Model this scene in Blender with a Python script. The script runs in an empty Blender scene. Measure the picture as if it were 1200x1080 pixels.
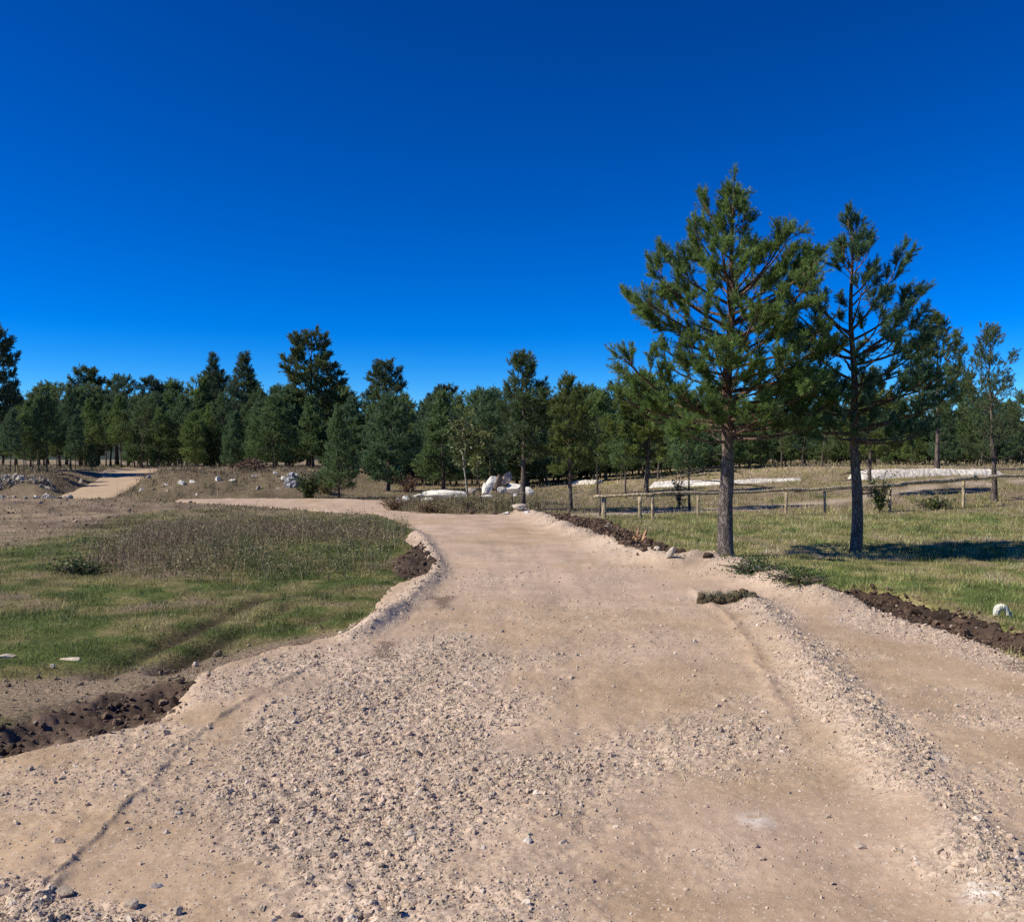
import bpy, math
import numpy as np

rng = np.random.default_rng(11)
S = bpy.context.scene
COL = S.collection
rad = math.radians

# ------------------------------------------------------------------ numbers of the view
F, CX, HY, CZ = 1080.0, 600.0, 538.0, 1.65          # photo focal length (px), centre, horizon row, eye height
SUN_AZ = np.array([-0.97, -0.24]); SUN_AZ = SUN_AZ / np.linalg.norm(SUN_AZ)
SUN_EL = 41.0


def flat(px, py):
    d = F * CZ / (py - HY)
    return ((px - CX) / F * d, d)


def FL(pts):
    return [flat(*p) for p in pts]


def smooth(v, a, b):
    t = np.clip((np.asarray(v, float) - a) / (b - a), 0, 1)
    return t * t * (3 - 2 * t)


# ------------------------------------------------------------------ value noise
def _hash(ix, iy, seed):
    h = (ix.astype(np.int64) * 374761393 + iy.astype(np.int64) * 668265263 + seed * 974634777) & 0xffffffff
    h = ((h ^ (h >> 13)) * 1274126177) & 0xffffffff
    h = ((h ^ (h >> 15)) * 2246822519) & 0xffffffff
    return ((h ^ (h >> 16)) & 0xffffff) / float(0xffffff)


def vnoise(x, y, seed=0):
    x = np.asarray(x, float); y = np.asarray(y, float)
    ix = np.floor(x); iy = np.floor(y)
    fx = x - ix; fy = y - iy
    fx = fx * fx * (3 - 2 * fx); fy = fy * fy * (3 - 2 * fy)
    a = _hash(ix, iy, seed); b = _hash(ix + 1, iy, seed)
    c = _hash(ix, iy + 1, seed); d = _hash(ix + 1, iy + 1, seed)
    return (a * (1 - fx) + b * fx) * (1 - fy) + (c * (1 - fx) + d * fx) * fy


def fbm(x, y, seed=0, o=3):
    s = 0; a = 0.5; n = 0
    for k in range(o):
        s = s + a * vnoise(x, y, seed + 17 * k); n += a
        a *= 0.5; x = np.asarray(x) * 2.03 + 5.1; y = np.asarray(y) * 2.03 + 1.7
    return s / n - 0.5


# ------------------------------------------------------------------ polygon / polyline distances
def seg_dist(x, y, p, q):
    px, py = p; qx, qy = q
    dx, dy = qx - px, qy - py
    t = np.clip(((x - px) * dx + (y - py) * dy) / (dx * dx + dy * dy + 1e-12), 0, 1)
    return np.hypot(x - px - t * dx, y - py - t * dy)


def poly_sd(x, y, P):
    """signed distance, positive inside"""
    d = np.full(np.shape(x), 1e9); inside = np.zeros(np.shape(x), bool)
    n = len(P)
    for i in range(n):
        p, q = P[i], P[(i + 1) % n]
        d = np.minimum(d, seg_dist(x, y, p, q))
        c = (p[1] > y) != (q[1] > y)
        with np.errstate(divide='ignore', invalid='ignore'):
            xi = (q[0] - p[0]) * (y - p[1]) / (q[1] - p[1] + 1e-12) + p[0]
        inside ^= c & (x < xi)
    return np.where(inside, d, -d)


def line_dist(x, y, P):
    d = np.full(np.shape(x), 1e9)
    for p, q in zip(P[:-1], P[1:]):
        d = np.minimum(d, seg_dist(x, y, p, q))
    return d


# ------------------------------------------------------------------ layout of the place (flat plan, metres)
ROAD = ([(-9, -6), (-9, 2.8), (-5, 4.55)] +
        FL([(0, 880), (100, 856), (180, 838), (222, 800), (270, 778), (330, 758), (400, 744), (440, 722), (456, 690),
            (470, 681), (505, 669), (490, 650), (474, 640), (486, 628), (470, 612), (440, 602), (400, 601),
            (330, 595), (270, 591), (205, 587.5), (212, 584.5), (300, 583.8), (400, 584.5), (448, 587), (470, 600),
            (530, 602.5), (600, 601.5), (622, 601), (650, 611), (680, 622), (705, 629), (728, 645), (748, 655), (775, 658), (812, 652),
            (832, 655), (860, 665), (900, 681), (965, 699), (1030, 713), (1090, 731), (1150, 752), (1200, 768)]) +
        [(4.3, 6.5), (4.6, 2), (5.0, -6)])
TRACK = [(-19.6, 39.6), (-17.2, 39.4), (-18.4, 44), (-19.6, 50), (-20.5, 56), (-19.5, 63), (-14, 68), (-14, 71), (-22, 69), (-25.5, 62), (-24.6, 56), (-22.3, 50), (-20.8, 44)]
SOIL = {
    'verge': FL([(638, 604), (668, 607), (706, 612), (738, 626), (772, 640), (806, 652), (785, 659), (752, 659), (728, 649), (708, 633), (684, 625), (656, 615)]),
    'right': FL([(966, 702), (1000, 691), (1050, 697), (1110, 715), (1165, 732), (1230, 750), (1250, 778), (1190, 763), (1150, 751), (1088, 731), (1030, 714)]),
    'left': [(-6.5, 4.6), (-5.5, 5.6)] + FL([(0, 850), (60, 832), (130, 814), (190, 801), (222, 800), (212, 832), (185, 843), (100, 861), (0, 886)]),
    'bend': FL([(458, 668), (472, 655), (492, 645), (509, 662), (500, 673), (474, 678)]),
}
BERM_L = FL([(480, 622), (497, 640), (511, 660), (514, 672), (495, 690), (470, 712), (440, 733), (415, 748)])
BERM_R = FL([(612, 601), (640, 612), (672, 626), (705, 638), (735, 655), (790, 662), (830, 659), (870, 675), (920, 692), (975, 708)])
WINDROW = FL([(880, 705), (925, 755), (980, 820), (1050, 910), (1110, 980), (1190, 1075), (1300, 1200)])
STEP = FL([(40, 1060), (55, 1040), (110, 985), (160, 935), (205, 885), (255, 845), (310, 812), (390, 770)])
RUTS = [(FL([(0, 1240), (40, 1100), (62, 1035)]), 0.05, 0.02),
        (FL([(690, 1300), (690, 900), (672, 740), (630, 640)]), 0.16, -0.012),
        (FL([(520, 1300), (575, 900), (600, 720), (588, 640)]), .13, -.010),
        (FL([(800, 1300), (760, 900), (735, 760), (670, 650)]), .13, -.010),
        (FL([(930, 860), (900, 800), (860, 730), (810, 690)]), 0.06, 0.02)]
FIELD_RUTS = [FL([(190, 785), (240, 762), (300, 730), (340, 708)]), FL([(330, 735), (380, 722), (420, 712)]), FL([(120, 790), (180, 758), (250, 728), (310, 700), (420, 690)]),
              FL([(0, 600), (100, 598), (200, 594), (250, 592)]), FL([(0, 607), (60, 604), (170, 597)]),
              FL([(0, 714), (110, 706), (190, 704)])]

G_POLYS = [(FL([(300, 830), (400, 772), (520, 745), (640, 770), (600, 850), (640, 880), (740, 890), (680, 950), (560, 970), (500, 1000), (520, 1070), (560, 1140), (430, 1160), (330, 1060), (270, 1020), (232, 960), (256, 900)]), 1.0, .22),
           (FL([(560, 880), (700, 865), (800, 838), (950, 840), (960, 905), (840, 925), (730, 925), (600, 960)]), .8, .2),
           (FL([(850, 690), (905, 702), (965, 750), (1018, 800), (1090, 880), (1145, 955), (1220, 1060), (1260, 1150), (1150, 1060), (1075, 975), (1000, 905), (945, 850), (915, 780), (868, 720)]), 1.0, .12),
           (FL([(-260, 1030), (0, 1036), (110, 1045), (215, 1062), (240, 1150), (-260, 1200)]), 1.0, .07),
           (FL([(480, 1030), (620, 1000), (700, 1040), (730, 1160), (480, 1160)]), .75, .12),
           (FL([(830, 1000), (885, 995), (890, 1040), (835, 1045)]), .8, .08),
           (FL([(1000, 700), (1060, 712), (1210, 775), (1260, 800), (1120, 775), (980, 730)]), .8, .15),
           (FL([(1030, 840), (1110, 825), (1230, 835), (1230, 865), (1120, 862)]), .75, .15),
           (FL([(225, 825), (262, 790), (330, 765), (430, 748), (420, 775), (330, 805), (262, 832)]), .8, .1),
           (FL([(540, 700), (700, 690), (860, 720), (900, 790), (700, 790), (560, 760)]), .3, .6),
           (FL([(0, 935), (60, 930), (55, 960), (0, 965)]), .6, .06)]


def near_line(x, y, L, w):
    return np.exp(-(line_dist(x, y, L) / w) ** 2)


def gravel(x, y):
    n = fbm(x * 2.2, y * 2.2, 5, 4)
    g = np.zeros(np.shape(x))
    for P, w, soft in G_POLYS:
        sd = poly_sd(x, y, P) + n * (0.5 + soft * 1.6)
        soft = soft * 1.7 + .08
        g = np.maximum(g, w * smooth(sd, -soft, soft))
    g = np.maximum(g, .9 * near_line(x, y, BERM_L, .24))
    g = np.maximum(g, .8 * near_line(x, y, BERM_R, .42))
    spots = smooth(fbm(x * 1.3, y * 1.3, 31, 4), -.02, .25) * .5
    return np.clip(np.maximum(g, spots), 0, 1)


def terrain(x, y, fine=True):
    x = np.asarray(x, float); y = np.asarray(y, float)
    z = 0.22 * fbm(x / 22, y / 22, 3) * smooth(y, 22, 55)
    if fine:
        z = z + 0.05 * fbm(x / .9, y / .9, 9) * smooth(y, 5, 12)
    # raised ground at the back left, cut by the side track
    w = smooth(-x, 6.0, 10.5)
    bank = smooth(y + 1.3 * fbm(x / 3, y / 3, 12), 39.8, 43.5) * (1.02 + .45 * fbm(x / 2.6, y / 2.6, 13) * (1 - smooth(y, 46, 54)))
    cut = smooth(y, 39, 58)
    tc = np.interp(y, [39, 44, 50, 56, 64], [-18.4, -19.6, -21, -22.5, -22.5])
    intrack = 1 - smooth(np.abs(x - tc), 1.3, 2.6)
    z = z + w * (bank * (1 - intrack) + cut * 1.0 * intrack)
    z = z + w * smooth(y, 39.3, 40.5) * (1 - smooth(y, 48, 56)) * (1 - intrack) * .32 * fbm(x / .9, y / .9, 14, 3)
    # the right field climbs gently
    z = z + 0.95 * smooth(x, 3, 20) * smooth(y, 22, 44) + 0.45 * smooth(y, 32, 66) * smooth(x, -1, 7)
    z = z + 0.12 * near_line(x, y, FL([(180, 650), (300, 645), (430, 640)]), 2.5)
    # thrown-up edges of the road
    bm = .75 + 1.1 * fbm(x * 1.7, y * 1.7, 21)
    z = z + .10 * bm * near_line(x, y, BERM_L, .14)
    z = z + .20 * bm * near_line(x, y, BERM_R, .36)
    # ditches
    z = z - .16 * smooth(poly_sd(x, y, SOIL['left']), -.15, .3)
    z = z - .12 * smooth(poly_sd(x, y, SOIL['right']), -.1, .25)
    z = z + .05 * smooth(poly_sd(x, y, SOIL['verge']), -.2, .3)
    if fine:
        for L in FIELD_RUTS:
            z = z - (.04 + .004 * L[0][1]) * near_line(x, y, L, .05 + .009 * L[0][1]) * (.7 + 1.2 * fbm(x * .8, y * .8, 66))
    return z


def road_sd(x, y):
    return poly_sd(x, y, ROAD) + .16 * fbm(x * 2.3, y * 2.3, 41, 4) + .12 * fbm(x * 9, y * 9, 42, 2)


def road_z(x, y, g=None):
    if g is None:
        g = gravel(x, y)
    z = terrain(x, y) + .012
    z = z + .075 * near_line(x, y, WINDROW, .2)
    for L, w, h in RUTS:
        z = z + h * near_line(x + .05 * fbm(x * 5, y * 5, 78), y + .05 * fbm(x * 5, y * 5, 79), L, w) * (.8 + 2.2 * fbm(x * 9, y * 9, 77, 3))
    sy = np.array([q[1] for q in STEP]); sx = np.array([q[0] for q in STEP])
    dx = x - np.interp(y, sy, sx) + .05 * fbm(x * 7, y * 7, 78, 3)
    st = np.where(dx < 0, np.exp(np.minimum(dx, 0) / .35), np.exp(-np.maximum(dx, 0) / .012))
    z = z + .017 * st * (y > 2.6) * (1 - smooth(y, 7, 7.7)) * np.clip(.85 + 2.2 * fbm(x * 8, y * 8, 77, 3), .1, 1.3)
    z = z + .05 * fbm(x / 1.1, y / 1.1, 51, 3) + .012 * fbm(x * 3.2 + .35 * y, y * .22, 87, 3) + .006 * fbm(x * .7, y * 9, 88, 2)
    z = z + (.004 + .018 * g) * fbm(x * 17, y * 17, 52, 2) * 1.6
    z = z + (.002 + .010 * g) * fbm(x * 40, y * 40, 53, 2)
    return z


_D = np.exp(np.linspace(math.log(2.2), math.log(260), 2600))


def at(px, py):
    """where the ray through a photo point meets the terrain"""
    x = (px - CX) / F * _D
    zr = CZ - (py - HY) / F * _D
    h = terrain(x, _D, False)
    k = np.argmax(zr <= h)
    if not (zr <= h).any():
        k = len(_D) - 1
    return (float(x[k]), float(_D[k]), float(h[k]))


# ------------------------------------------------------------------ mesh helpers
def mk(name, V, T=None, Q=None, mat=None, parent=None, col=None, smooth_sh=False, attrs=None):
    V = np.asarray(V, np.float32).reshape(-1, 3)
    T = np.zeros((0, 3), np.int32) if T is None else np.asarray(T, np.int32).reshape(-1, 3)
    Q = np.zeros((0, 4), np.int32) if Q is None else np.asarray(Q, np.int32).reshape(-1, 4)
    me = bpy.data.meshes.new(name)
    me.vertices.add(len(V)); me.vertices.foreach_set('co', V.ravel())
    nl = len(T) * 3 + len(Q) * 4
    me.loops.add(nl)
    me.loops.foreach_set('vertex_index', np.concatenate([T.ravel(), Q.ravel()]).astype(np.int32))
    me.polygons.add(len(T) + len(Q))
    st = np.concatenate([np.arange(len(T)) * 3, len(T) * 3 + np.arange(len(Q)) * 4]).astype(np.int32)
    me.polygons.foreach_set('loop_start', st)
    me.polygons.foreach_set('use_smooth', np.full(len(T) + len(Q), smooth_sh, bool))
    me.update(calc_edges=True)
    if col is not None:
        c = np.ones((len(V), 4), np.float32); c[:, :3] = col
        a = me.color_attributes.new('Col', 'FLOAT_COLOR', 'POINT')
        a.data.foreach_set('color', c.ravel())
    for k, v in (attrs or {}).items():
        a = me.attributes.new(k, 'FLOAT', 'POINT')
        a.data.foreach_set('value', np.asarray(v, np.float32))
    if mat is not None:
        me.materials.append(mat)
    o = bpy.data.objects.new(name, me)
    COL.objects.link(o)
    if parent is not None:
        o.parent = parent
    return o


def tag(o, label, cat, group=None, kind=None):
    o['label'] = label; o['category'] = cat
    if group:
        o['group'] = group
    if kind:
        o['kind'] = kind
    return o


def empty(name, loc, label, cat, group=None, rz=0):
    o = bpy.data.objects.new(name, None); COL.objects.link(o)
    o.empty_display_size = .2
    o.location = loc; o.rotation_euler = (0, 0, rz)
    return tag(o, label, cat, group)


def copy_tree(root, label=None, group=None):
    r = root.copy(); COL.objects.link(r)
    if label:
        r['label'] = label
    if group:
        r['group'] = group
    for ch in list(root.children):
        c = ch.copy(); COL.objects.link(c); c.parent = r
    return r


class Acc:
    def __init__(s):
        s.V = []; s.T = []; s.Q = []; s.C = []; s.n = 0

    def add(s, V, T=None, Q=None, col=(1, 1, 1)):
        V = np.asarray(V, float)
        s.V.append(V)
        if T is not None and len(T):
            s.T.append(np.asarray(T) + s.n)
        if Q is not None and len(Q):
            s.Q.append(np.asarray(Q) + s.n)
        c = np.empty((len(V), 3)); c[:] = col
        s.C.append(c); s.n += len(V)

    def build(s, name, mat, parent=None, smooth_sh=False):
        return mk(name, np.concatenate(s.V), np.concatenate(s.T) if s.T else None, np.concatenate(s.Q) if s.Q else None,
                  mat, parent, np.concatenate(s.C), smooth_sh)


def nrm(v):
    return v / (np.linalg.norm(v, axis=-1, keepdims=True) + 1e-12)


def tube(acc, pts, radii, n=6, col=(1, 1, 1), cap=False, rough=0.0, r=None):
    pts = np.asarray(pts, float); radii = np.asarray(radii, float)
    k = len(pts)
    tan = nrm(np.gradient(pts, axis=0))
    ref = np.array([0, 0, 1.0]) if abs(tan[0][2]) < .8 else np.array([1.0, 0, 0])
    u = nrm(np.cross(tan, ref)); v = np.cross(tan, u)
    a = np.linspace(0, 2 * np.pi, n, endpoint=False)
    rr = radii[:, None] * np.ones(n)[None]
    if rough:
        rr = rr * (1 + rough * (r.random((k, n)) - .5))
    V = pts[:, None] + rr[..., None] * (np.cos(a)[None, :, None] * u[:, None] + np.sin(a)[None, :, None] * v[:, None])
    i = np.arange(k - 1)[:, None] * n; j = np.arange(n)[None]; j2 = (j + 1) % n
    Q = np.stack([i + j, i + j2, i + n + j2, i + n + j], -1).reshape(-1, 4)
    V = V.reshape(-1, 3); T = None
    if cap:
        V = np.concatenate([V, pts[:1], pts[-1:]])
        b = k * n
        T = [(b, (q + 1) % n, q) for q in range(n)] + [(b + 1, (k - 1) * n + q, (k - 1) * n + (q + 1) % n) for q in range(n)]
    acc.add(V, T, Q, col)


# icosahedron / icosphere
def ico(sub):
    t = (1 + 5 ** .5) / 2
    V = [(-1, t, 0), (1, t, 0), (-1, -t, 0), (1, -t, 0), (0, -1, t), (0, 1, t), (0, -1, -t), (0, 1, -t), (t, 0, -1), (t, 0, 1), (-t, 0, -1), (-t, 0, 1)]
    T = [(0, 11, 5), (0, 5, 1), (0, 1, 7), (0, 7, 10), (0, 10, 11), (1, 5, 9), (5, 11, 4), (11, 10, 2), (10, 7, 6), (7, 1, 8),
         (3, 9, 4), (3, 4, 2), (3, 2, 6), (3, 6, 8), (3, 8, 9), (4, 9, 5), (2, 4, 11), (6, 2, 10), (8, 6, 7), (9, 8, 1)]
    V = [np.array(v) / np.linalg.norm(v) for v in V]
    for _ in range(sub):
        mid = {}; T2 = []

        def m(a, b):
            k = (min(a, b), max(a, b))
            if k not in mid:
                p = V[a] + V[b]; V.append(p / np.linalg.norm(p)); mid[k] = len(V) - 1
            return mid[k]
        for a, b, c in T:
            ab, bc, ca = m(a, b), m(b, c), m(c, a)
            T2 += [(a, ab, ca), (b, bc, ab), (c, ca, bc), (ab, bc, ca)]
        T = T2
    return np.array(V), np.array(T)


ICO0, ICO1, ICO3 = ico(0), ico(1), ico(3)


def rand_rot(n, r, tilt=1.0):
    q = r.normal(size=(n, 4)); q[:, 1:3] *= tilt
    q = q / np.linalg.norm(q, axis=1, keepdims=True)
    w, x, y, z = q.T
    return np.stack([np.stack([1 - 2 * (y * y + z * z), 2 * (x * y - z * w), 2 * (x * z + y * w)], -1),
                     np.stack([2 * (x * y + z * w), 1 - 2 * (x * x + z * z), 2 * (y * z - x * w)], -1),
                     np.stack([2 * (x * z - y * w), 2 * (y * z + x * w), 1 - 2 * (x * x + y * y)], -1)], 1)


def stones(P, size, r, base=ICO0, rough=.28, flat_=.7, sink=.3, col=None):
    """many small stones as arrays"""
    bv, bt = base
    m = len(P); k = len(bv)
    sc = size[:, None] * np.stack([r.uniform(.8, 1.35, m), r.uniform(.65, 1.05, m), flat_ * r.uniform(.6, 1.1, m)], 1)
    V = bv[None] * (1 + rough * (r.random((m, k, 1)) - .5) * 2) * sc[:, None]
    V = np.einsum('mij,mkj->mki', rand_rot(m, r, .45), V)
    P = P.copy(); P[:, 2] += size * (1 - 2 * sink) * .6
    V = V + P[:, None]
    T = bt[None] + (np.arange(m) * k)[:, None, None]
    C = np.repeat(col, k, axis=0) if col is not None else None
    return V.reshape(-1, 3), T.reshape(-1, 3), C


def rock_arr(r, sx, sy, sz, cuts=9, rough=.06, boxy=False):
    V = ICO3[0].copy()
    if boxy:
        V = np.sign(V) * np.abs(V) ** .28
        V = V / np.abs(V).max()
    for _ in range(cuts):
        n = nrm(r.normal(size=3) * np.array([1, 1, .9])); c = r.uniform(.42, .8)
        d = V @ n
        V = V - np.maximum(d - c, 0)[:, None] * n * .985
    a = r.uniform(0, 50)
    V = V * (1 + rough * (vnoise(V[:, 0] * 3 + a, V[:, 1] * 3 + V[:, 2] * 2.3, 5) - .5)[:, None] * 2)
    V = V * (1 + rough * .8 * (vnoise(V[:, 0] * 8 + a, V[:, 1] * 8 + V[:, 2] * 7.3, 6) - .5)[:, None])
    return V * np.array([sx, sy, sz]), ICO3[1]


# ------------------------------------------------------------------ materials
def mat_new(name):
    m = bpy.data.materials.new(name); m.use_nodes = True
    nt = m.node_tree
    b = nt.nodes['Principled BSDF']
    return m, nt, b


def N(nt, t, **kw):
    n = nt.nodes.new(t)
    for k, v in kw.items():
        if k.startswith('i_'):
            key = k[2:]
            n.inputs[int(key) if key.isdigit() else key].default_value = v
        else:
            setattr(n, k, v)
    return n


def mixc(nt, a, b, fac, mode='MIX'):
    n = nt.nodes.new('ShaderNodeMix'); n.data_type = 'RGBA'; n.blend_type = mode
    L = nt.links
    for sock, v in ((6, a), (7, b), (0, fac)):
        if isinstance(v, (int, float)):
            n.inputs[sock].default_value = v
        elif isinstance(v, tuple):
            n.inputs[sock].default_value = (*v, 1)
        else:
            L.new(v, n.inputs[sock])
    return n.outputs[2]


def ramp(nt, src, lo, hi, v0=0.0, v1=1.0):
    n = nt.nodes.new('ShaderNodeMapRange'); n.clamp = True
    nt.links.new(src, n.inputs[0])
    n.inputs[1].default_value = lo; n.inputs[2].default_value = hi
    n.inputs[3].default_value = v0; n.inputs[4].default_value = v1
    return n.outputs[0]


def noise(nt, coord, scale, detail=4, rough=.6):
    n = N(nt, 'ShaderNodeTexNoise'); n.inputs['Scale'].default_value = scale
    n.inputs['Detail'].default_value = detail; n.inputs['Roughness'].default_value = rough
    nt.links.new(coord, n.inputs['Vector'])
    return n.outputs['Fac']


def bump(nt, b, h, strength, dist, prev=None):
    n = N(nt, 'ShaderNodeBump'); n.inputs['Strength'].default_value = strength; n.inputs['Distance'].default_value = dist
    nt.links.new(h, n.inputs['Height'])
    if prev is not None:
        nt.links.new(prev, n.inputs['Normal'])
    if b is not None:
        nt.links.new(n.outputs[0], b.inputs['Normal'])
    return n.outputs[0]


def dull(b, rough=.9, spec=.15):
    b.inputs['Roughness'].default_value = rough
    b.inputs['Specular IOR Level'].default_value = spec


def earth_mat(name, nscale=3.0, var=.35, bumpd=.02, rough=.95, var2=None):
    m, nt, b = mat_new(name); dull(b, rough, .1)
    a = N(nt, 'ShaderNodeAttribute', attribute_name='Col')
    g = N(nt, 'ShaderNodeNewGeometry').outputs['Position']
    n1 = noise(nt, g, nscale, 6); n2 = noise(nt, g, nscale * 13, 3)
    c = mixc(nt, a.outputs['Color'], ramp_col(nt, n1, 1 - var, 1 + var), 1.0, 'MULTIPLY')
    c = mixc(nt, c, ramp_col(nt, n2, 1 - (var2 or var), 1 + (var2 or var)), 1.0, 'MULTIPLY')
    nt.links.new(c, b.inputs['Base Color'])
    bump(nt, b, noise(nt, g, nscale * 9, 6, .7), .6, bumpd)
    return m


def ramp_col(nt, src, lo, hi):
    v = ramp(nt, src, .3, .7, lo, hi)
    c = N(nt, 'ShaderNodeCombineColor')
    for i in range(3):
        nt.links.new(v, c.inputs[i])
    return c.outputs[0]


def road_mat():
    m, nt, b = mat_new('gravel_road_surface'); dull(b, .95, .12)
    a = N(nt, 'ShaderNodeAttribute', attribute_name='Col')
    ga = N(nt, 'ShaderNodeAttribute', attribute_name='gravel').outputs['Fac']
    g = N(nt, 'ShaderNodeNewGeometry').outputs['Position']
    n1 = noise(nt, g, 1.1, 6); n2 = noise(nt, g, 26, 4)
    c = mixc(nt, a.outputs['Color'], ramp_col(nt, n1, .88, 1.12), 1.0, 'MULTIPLY')
    c = mixc(nt, c, ramp_col(nt, n2, .9, 1.1), 1.0, 'MULTIPLY')
    v = N(nt, 'ShaderNodeTexVoronoi'); v.inputs['Scale'].default_value = 52; nt.links.new(g, v.inputs['Vector'])
    v2 = N(nt, 'ShaderNodeTexVoronoi'); v2.inputs['Scale'].default_value = 110; nt.links.new(g, v2.inputs['Vector'])
    sep = N(nt, 'ShaderNodeSeparateColor'); nt.links.new(v.outputs['Color'], sep.inputs[0])
    cell = mixc(nt, c, ramp_col(nt, sep.outputs[0], .72, 1.3), ga, 'MULTIPLY')
    # embedded pale chips in the packed fines
    sep2 = N(nt, 'ShaderNodeSeparateColor'); nt.links.new(v2.outputs['Color'], sep2.inputs[0])
    chip = ramp(nt, sep2.outputs[1], .76, .82)
    near = ramp(nt, v2.outputs['Distance'], .45, .3)
    mm = N(nt, 'ShaderNodeMath', operation='MULTIPLY'); nt.links.new(chip, mm.inputs[0]); nt.links.new(near, mm.inputs[1])
    mm2 = N(nt, 'ShaderNodeMath', operation='MULTIPLY'); nt.links.new(mm.outputs[0], mm2.inputs[0]); mm2.inputs[1].default_value = .75
    cell = mixc(nt, cell, (.50, .41, .33), mm2.outputs[0])
    chip2 = ramp(nt, sep.outputs[1], .80, .84); near2 = ramp(nt, v.outputs['Distance'], .42, .34)
    m3 = N(nt, 'ShaderNodeMath', operation='MULTIPLY'); nt.links.new(chip2, m3.inputs[0]); nt.links.new(near2, m3.inputs[1])
    m4 = N(nt, 'ShaderNodeMath', operation='MULTIPLY'); nt.links.new(m3.outputs[0], m4.inputs[0]); m4.inputs[1].default_value = .7
    cell = mixc(nt, cell, (.54, .45, .36), m4.outputs[0])
    nt.links.new(cell, b.inputs['Base Color'])
    hm = N(nt, 'ShaderNodeMath', operation='MULTIPLY'); nt.links.new(v.outputs['Distance'], hm.inputs[0]); nt.links.new(ga, hm.inputs[1])
    p = bump(nt, None, hm.outputs[0], -.9, .02)
    p = bump(nt, None, v2.outputs['Distance'], -.35, .005, p)
    bump(nt, b, noise(nt, g, 60, 5, .7), .35, .01, p)
    return m


def stone_mat(name, nscale=6.0, var=.2, bd=.02):
    m, nt, b = mat_new(name); dull(b, .88, .2)
    a = N(nt, 'ShaderNodeAttribute', attribute_name='Col')
    g = N(nt, 'ShaderNodeTexCoord').outputs['Object']
    n1 = noise(nt, g, nscale, 6, .65)
    c = mixc(nt, a.outputs['Color'], ramp_col(nt, n1, 1 - var, 1 + var), 1.0, 'MULTIPLY')
    nt.links.new(c, b.inputs['Base Color'])
    bump(nt, b, noise(nt, g, nscale * 4, 6, .7), .5, bd)
    return m


def leaf_mat(name, trans=.22, rough=.5):
    m, nt, b = mat_new(name); b.inputs['Roughness'].default_value = rough
    b.inputs['Specular IOR Level'].default_value = .3
    a = N(nt, 'ShaderNodeAttribute', attribute_name='Col')
    oi = N(nt, 'ShaderNodeObjectInfo')
    c = mixc(nt, a.outputs['Color'], ramp_col2(nt, oi.outputs['Random']), 1.0, 'MULTIPLY')
    nt.links.new(c, b.inputs['Base Color'])
    t = N(nt, 'ShaderNodeBsdfTranslucent'); nt.links.new(c, t.inputs['Color'])
    mx = N(nt, 'ShaderNodeMixShader'); mx.inputs[0].default_value = trans
    nt.links.new(b.outputs[0], mx.inputs[1]); nt.links.new(t.outputs[0], mx.inputs[2])
    nt.links.new(mx.outputs[0], nt.nodes['Material Output'].inputs['Surface'])
    return m


def ramp_col2(nt, src):
    """per-tree tint"""
    c = N(nt, 'ShaderNodeCombineColor')
    nt.links.new(ramp(nt, src, 0, 1, .75, 1.2), c.inputs[0])
    nt.links.new(ramp(nt, src, 0, 1, .85, 1.15), c.inputs[1])
    nt.links.new(ramp(nt, src, 0, 1, 1.1, .85), c.inputs[2])
    return c.outputs[0]


def bark_mat(name, low, high, zlo, zhi, fine=1.0):
    m, nt, b = mat_new(name); dull(b, .95, .1)
    g = N(nt, 'ShaderNodeTexCoord').outputs['Object']
    sx = N(nt, 'ShaderNodeSeparateXYZ'); nt.links.new(g, sx.inputs[0])
    mp = N(nt, 'ShaderNodeMapping'); mp.inputs['Scale'].default_value = (1, 1, .33); nt.links.new(g, mp.inputs[0])
    base = mixc(nt, low, high, ramp(nt, sx.outputs[2], zlo, zhi))
    v = N(nt, 'ShaderNodeTexVoronoi', feature='DISTANCE_TO_EDGE'); v.inputs['Scale'].default_value = 22 * fine
    nz = N(nt, 'ShaderNodeTexNoise'); nz.inputs['Scale'].default_value = 14; nt.links.new(mp.outputs[0], nz.inputs['Vector'])
    vm = mixc(nt, mp.outputs[0], nz.outputs['Color'], .12); nt.links.new(vm, v.inputs['Vector'])
    crack = ramp(nt, v.outputs['Distance'], 0.0, .16, .4, 1.0)
    c = mixc(nt, base, ramp_col(nt, noise(nt, mp.outputs[0], 9, 5), .65, 1.35), 1.0, 'MULTIPLY')
    cc = N(nt, 'ShaderNodeCombineColor')
    for i in range(3):
        nt.links.new(crack, cc.inputs[i])
    c = mixc(nt, c, cc.outputs[0], 1.0, 'MULTIPLY')
    nt.links.new(c, b.inputs['Base Color'])
    p = bump(nt, None, crack, .9, .02)
    bump(nt, b, noise(nt, mp.outputs[0], 40, 4), .4, .01, p)
    return m


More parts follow.
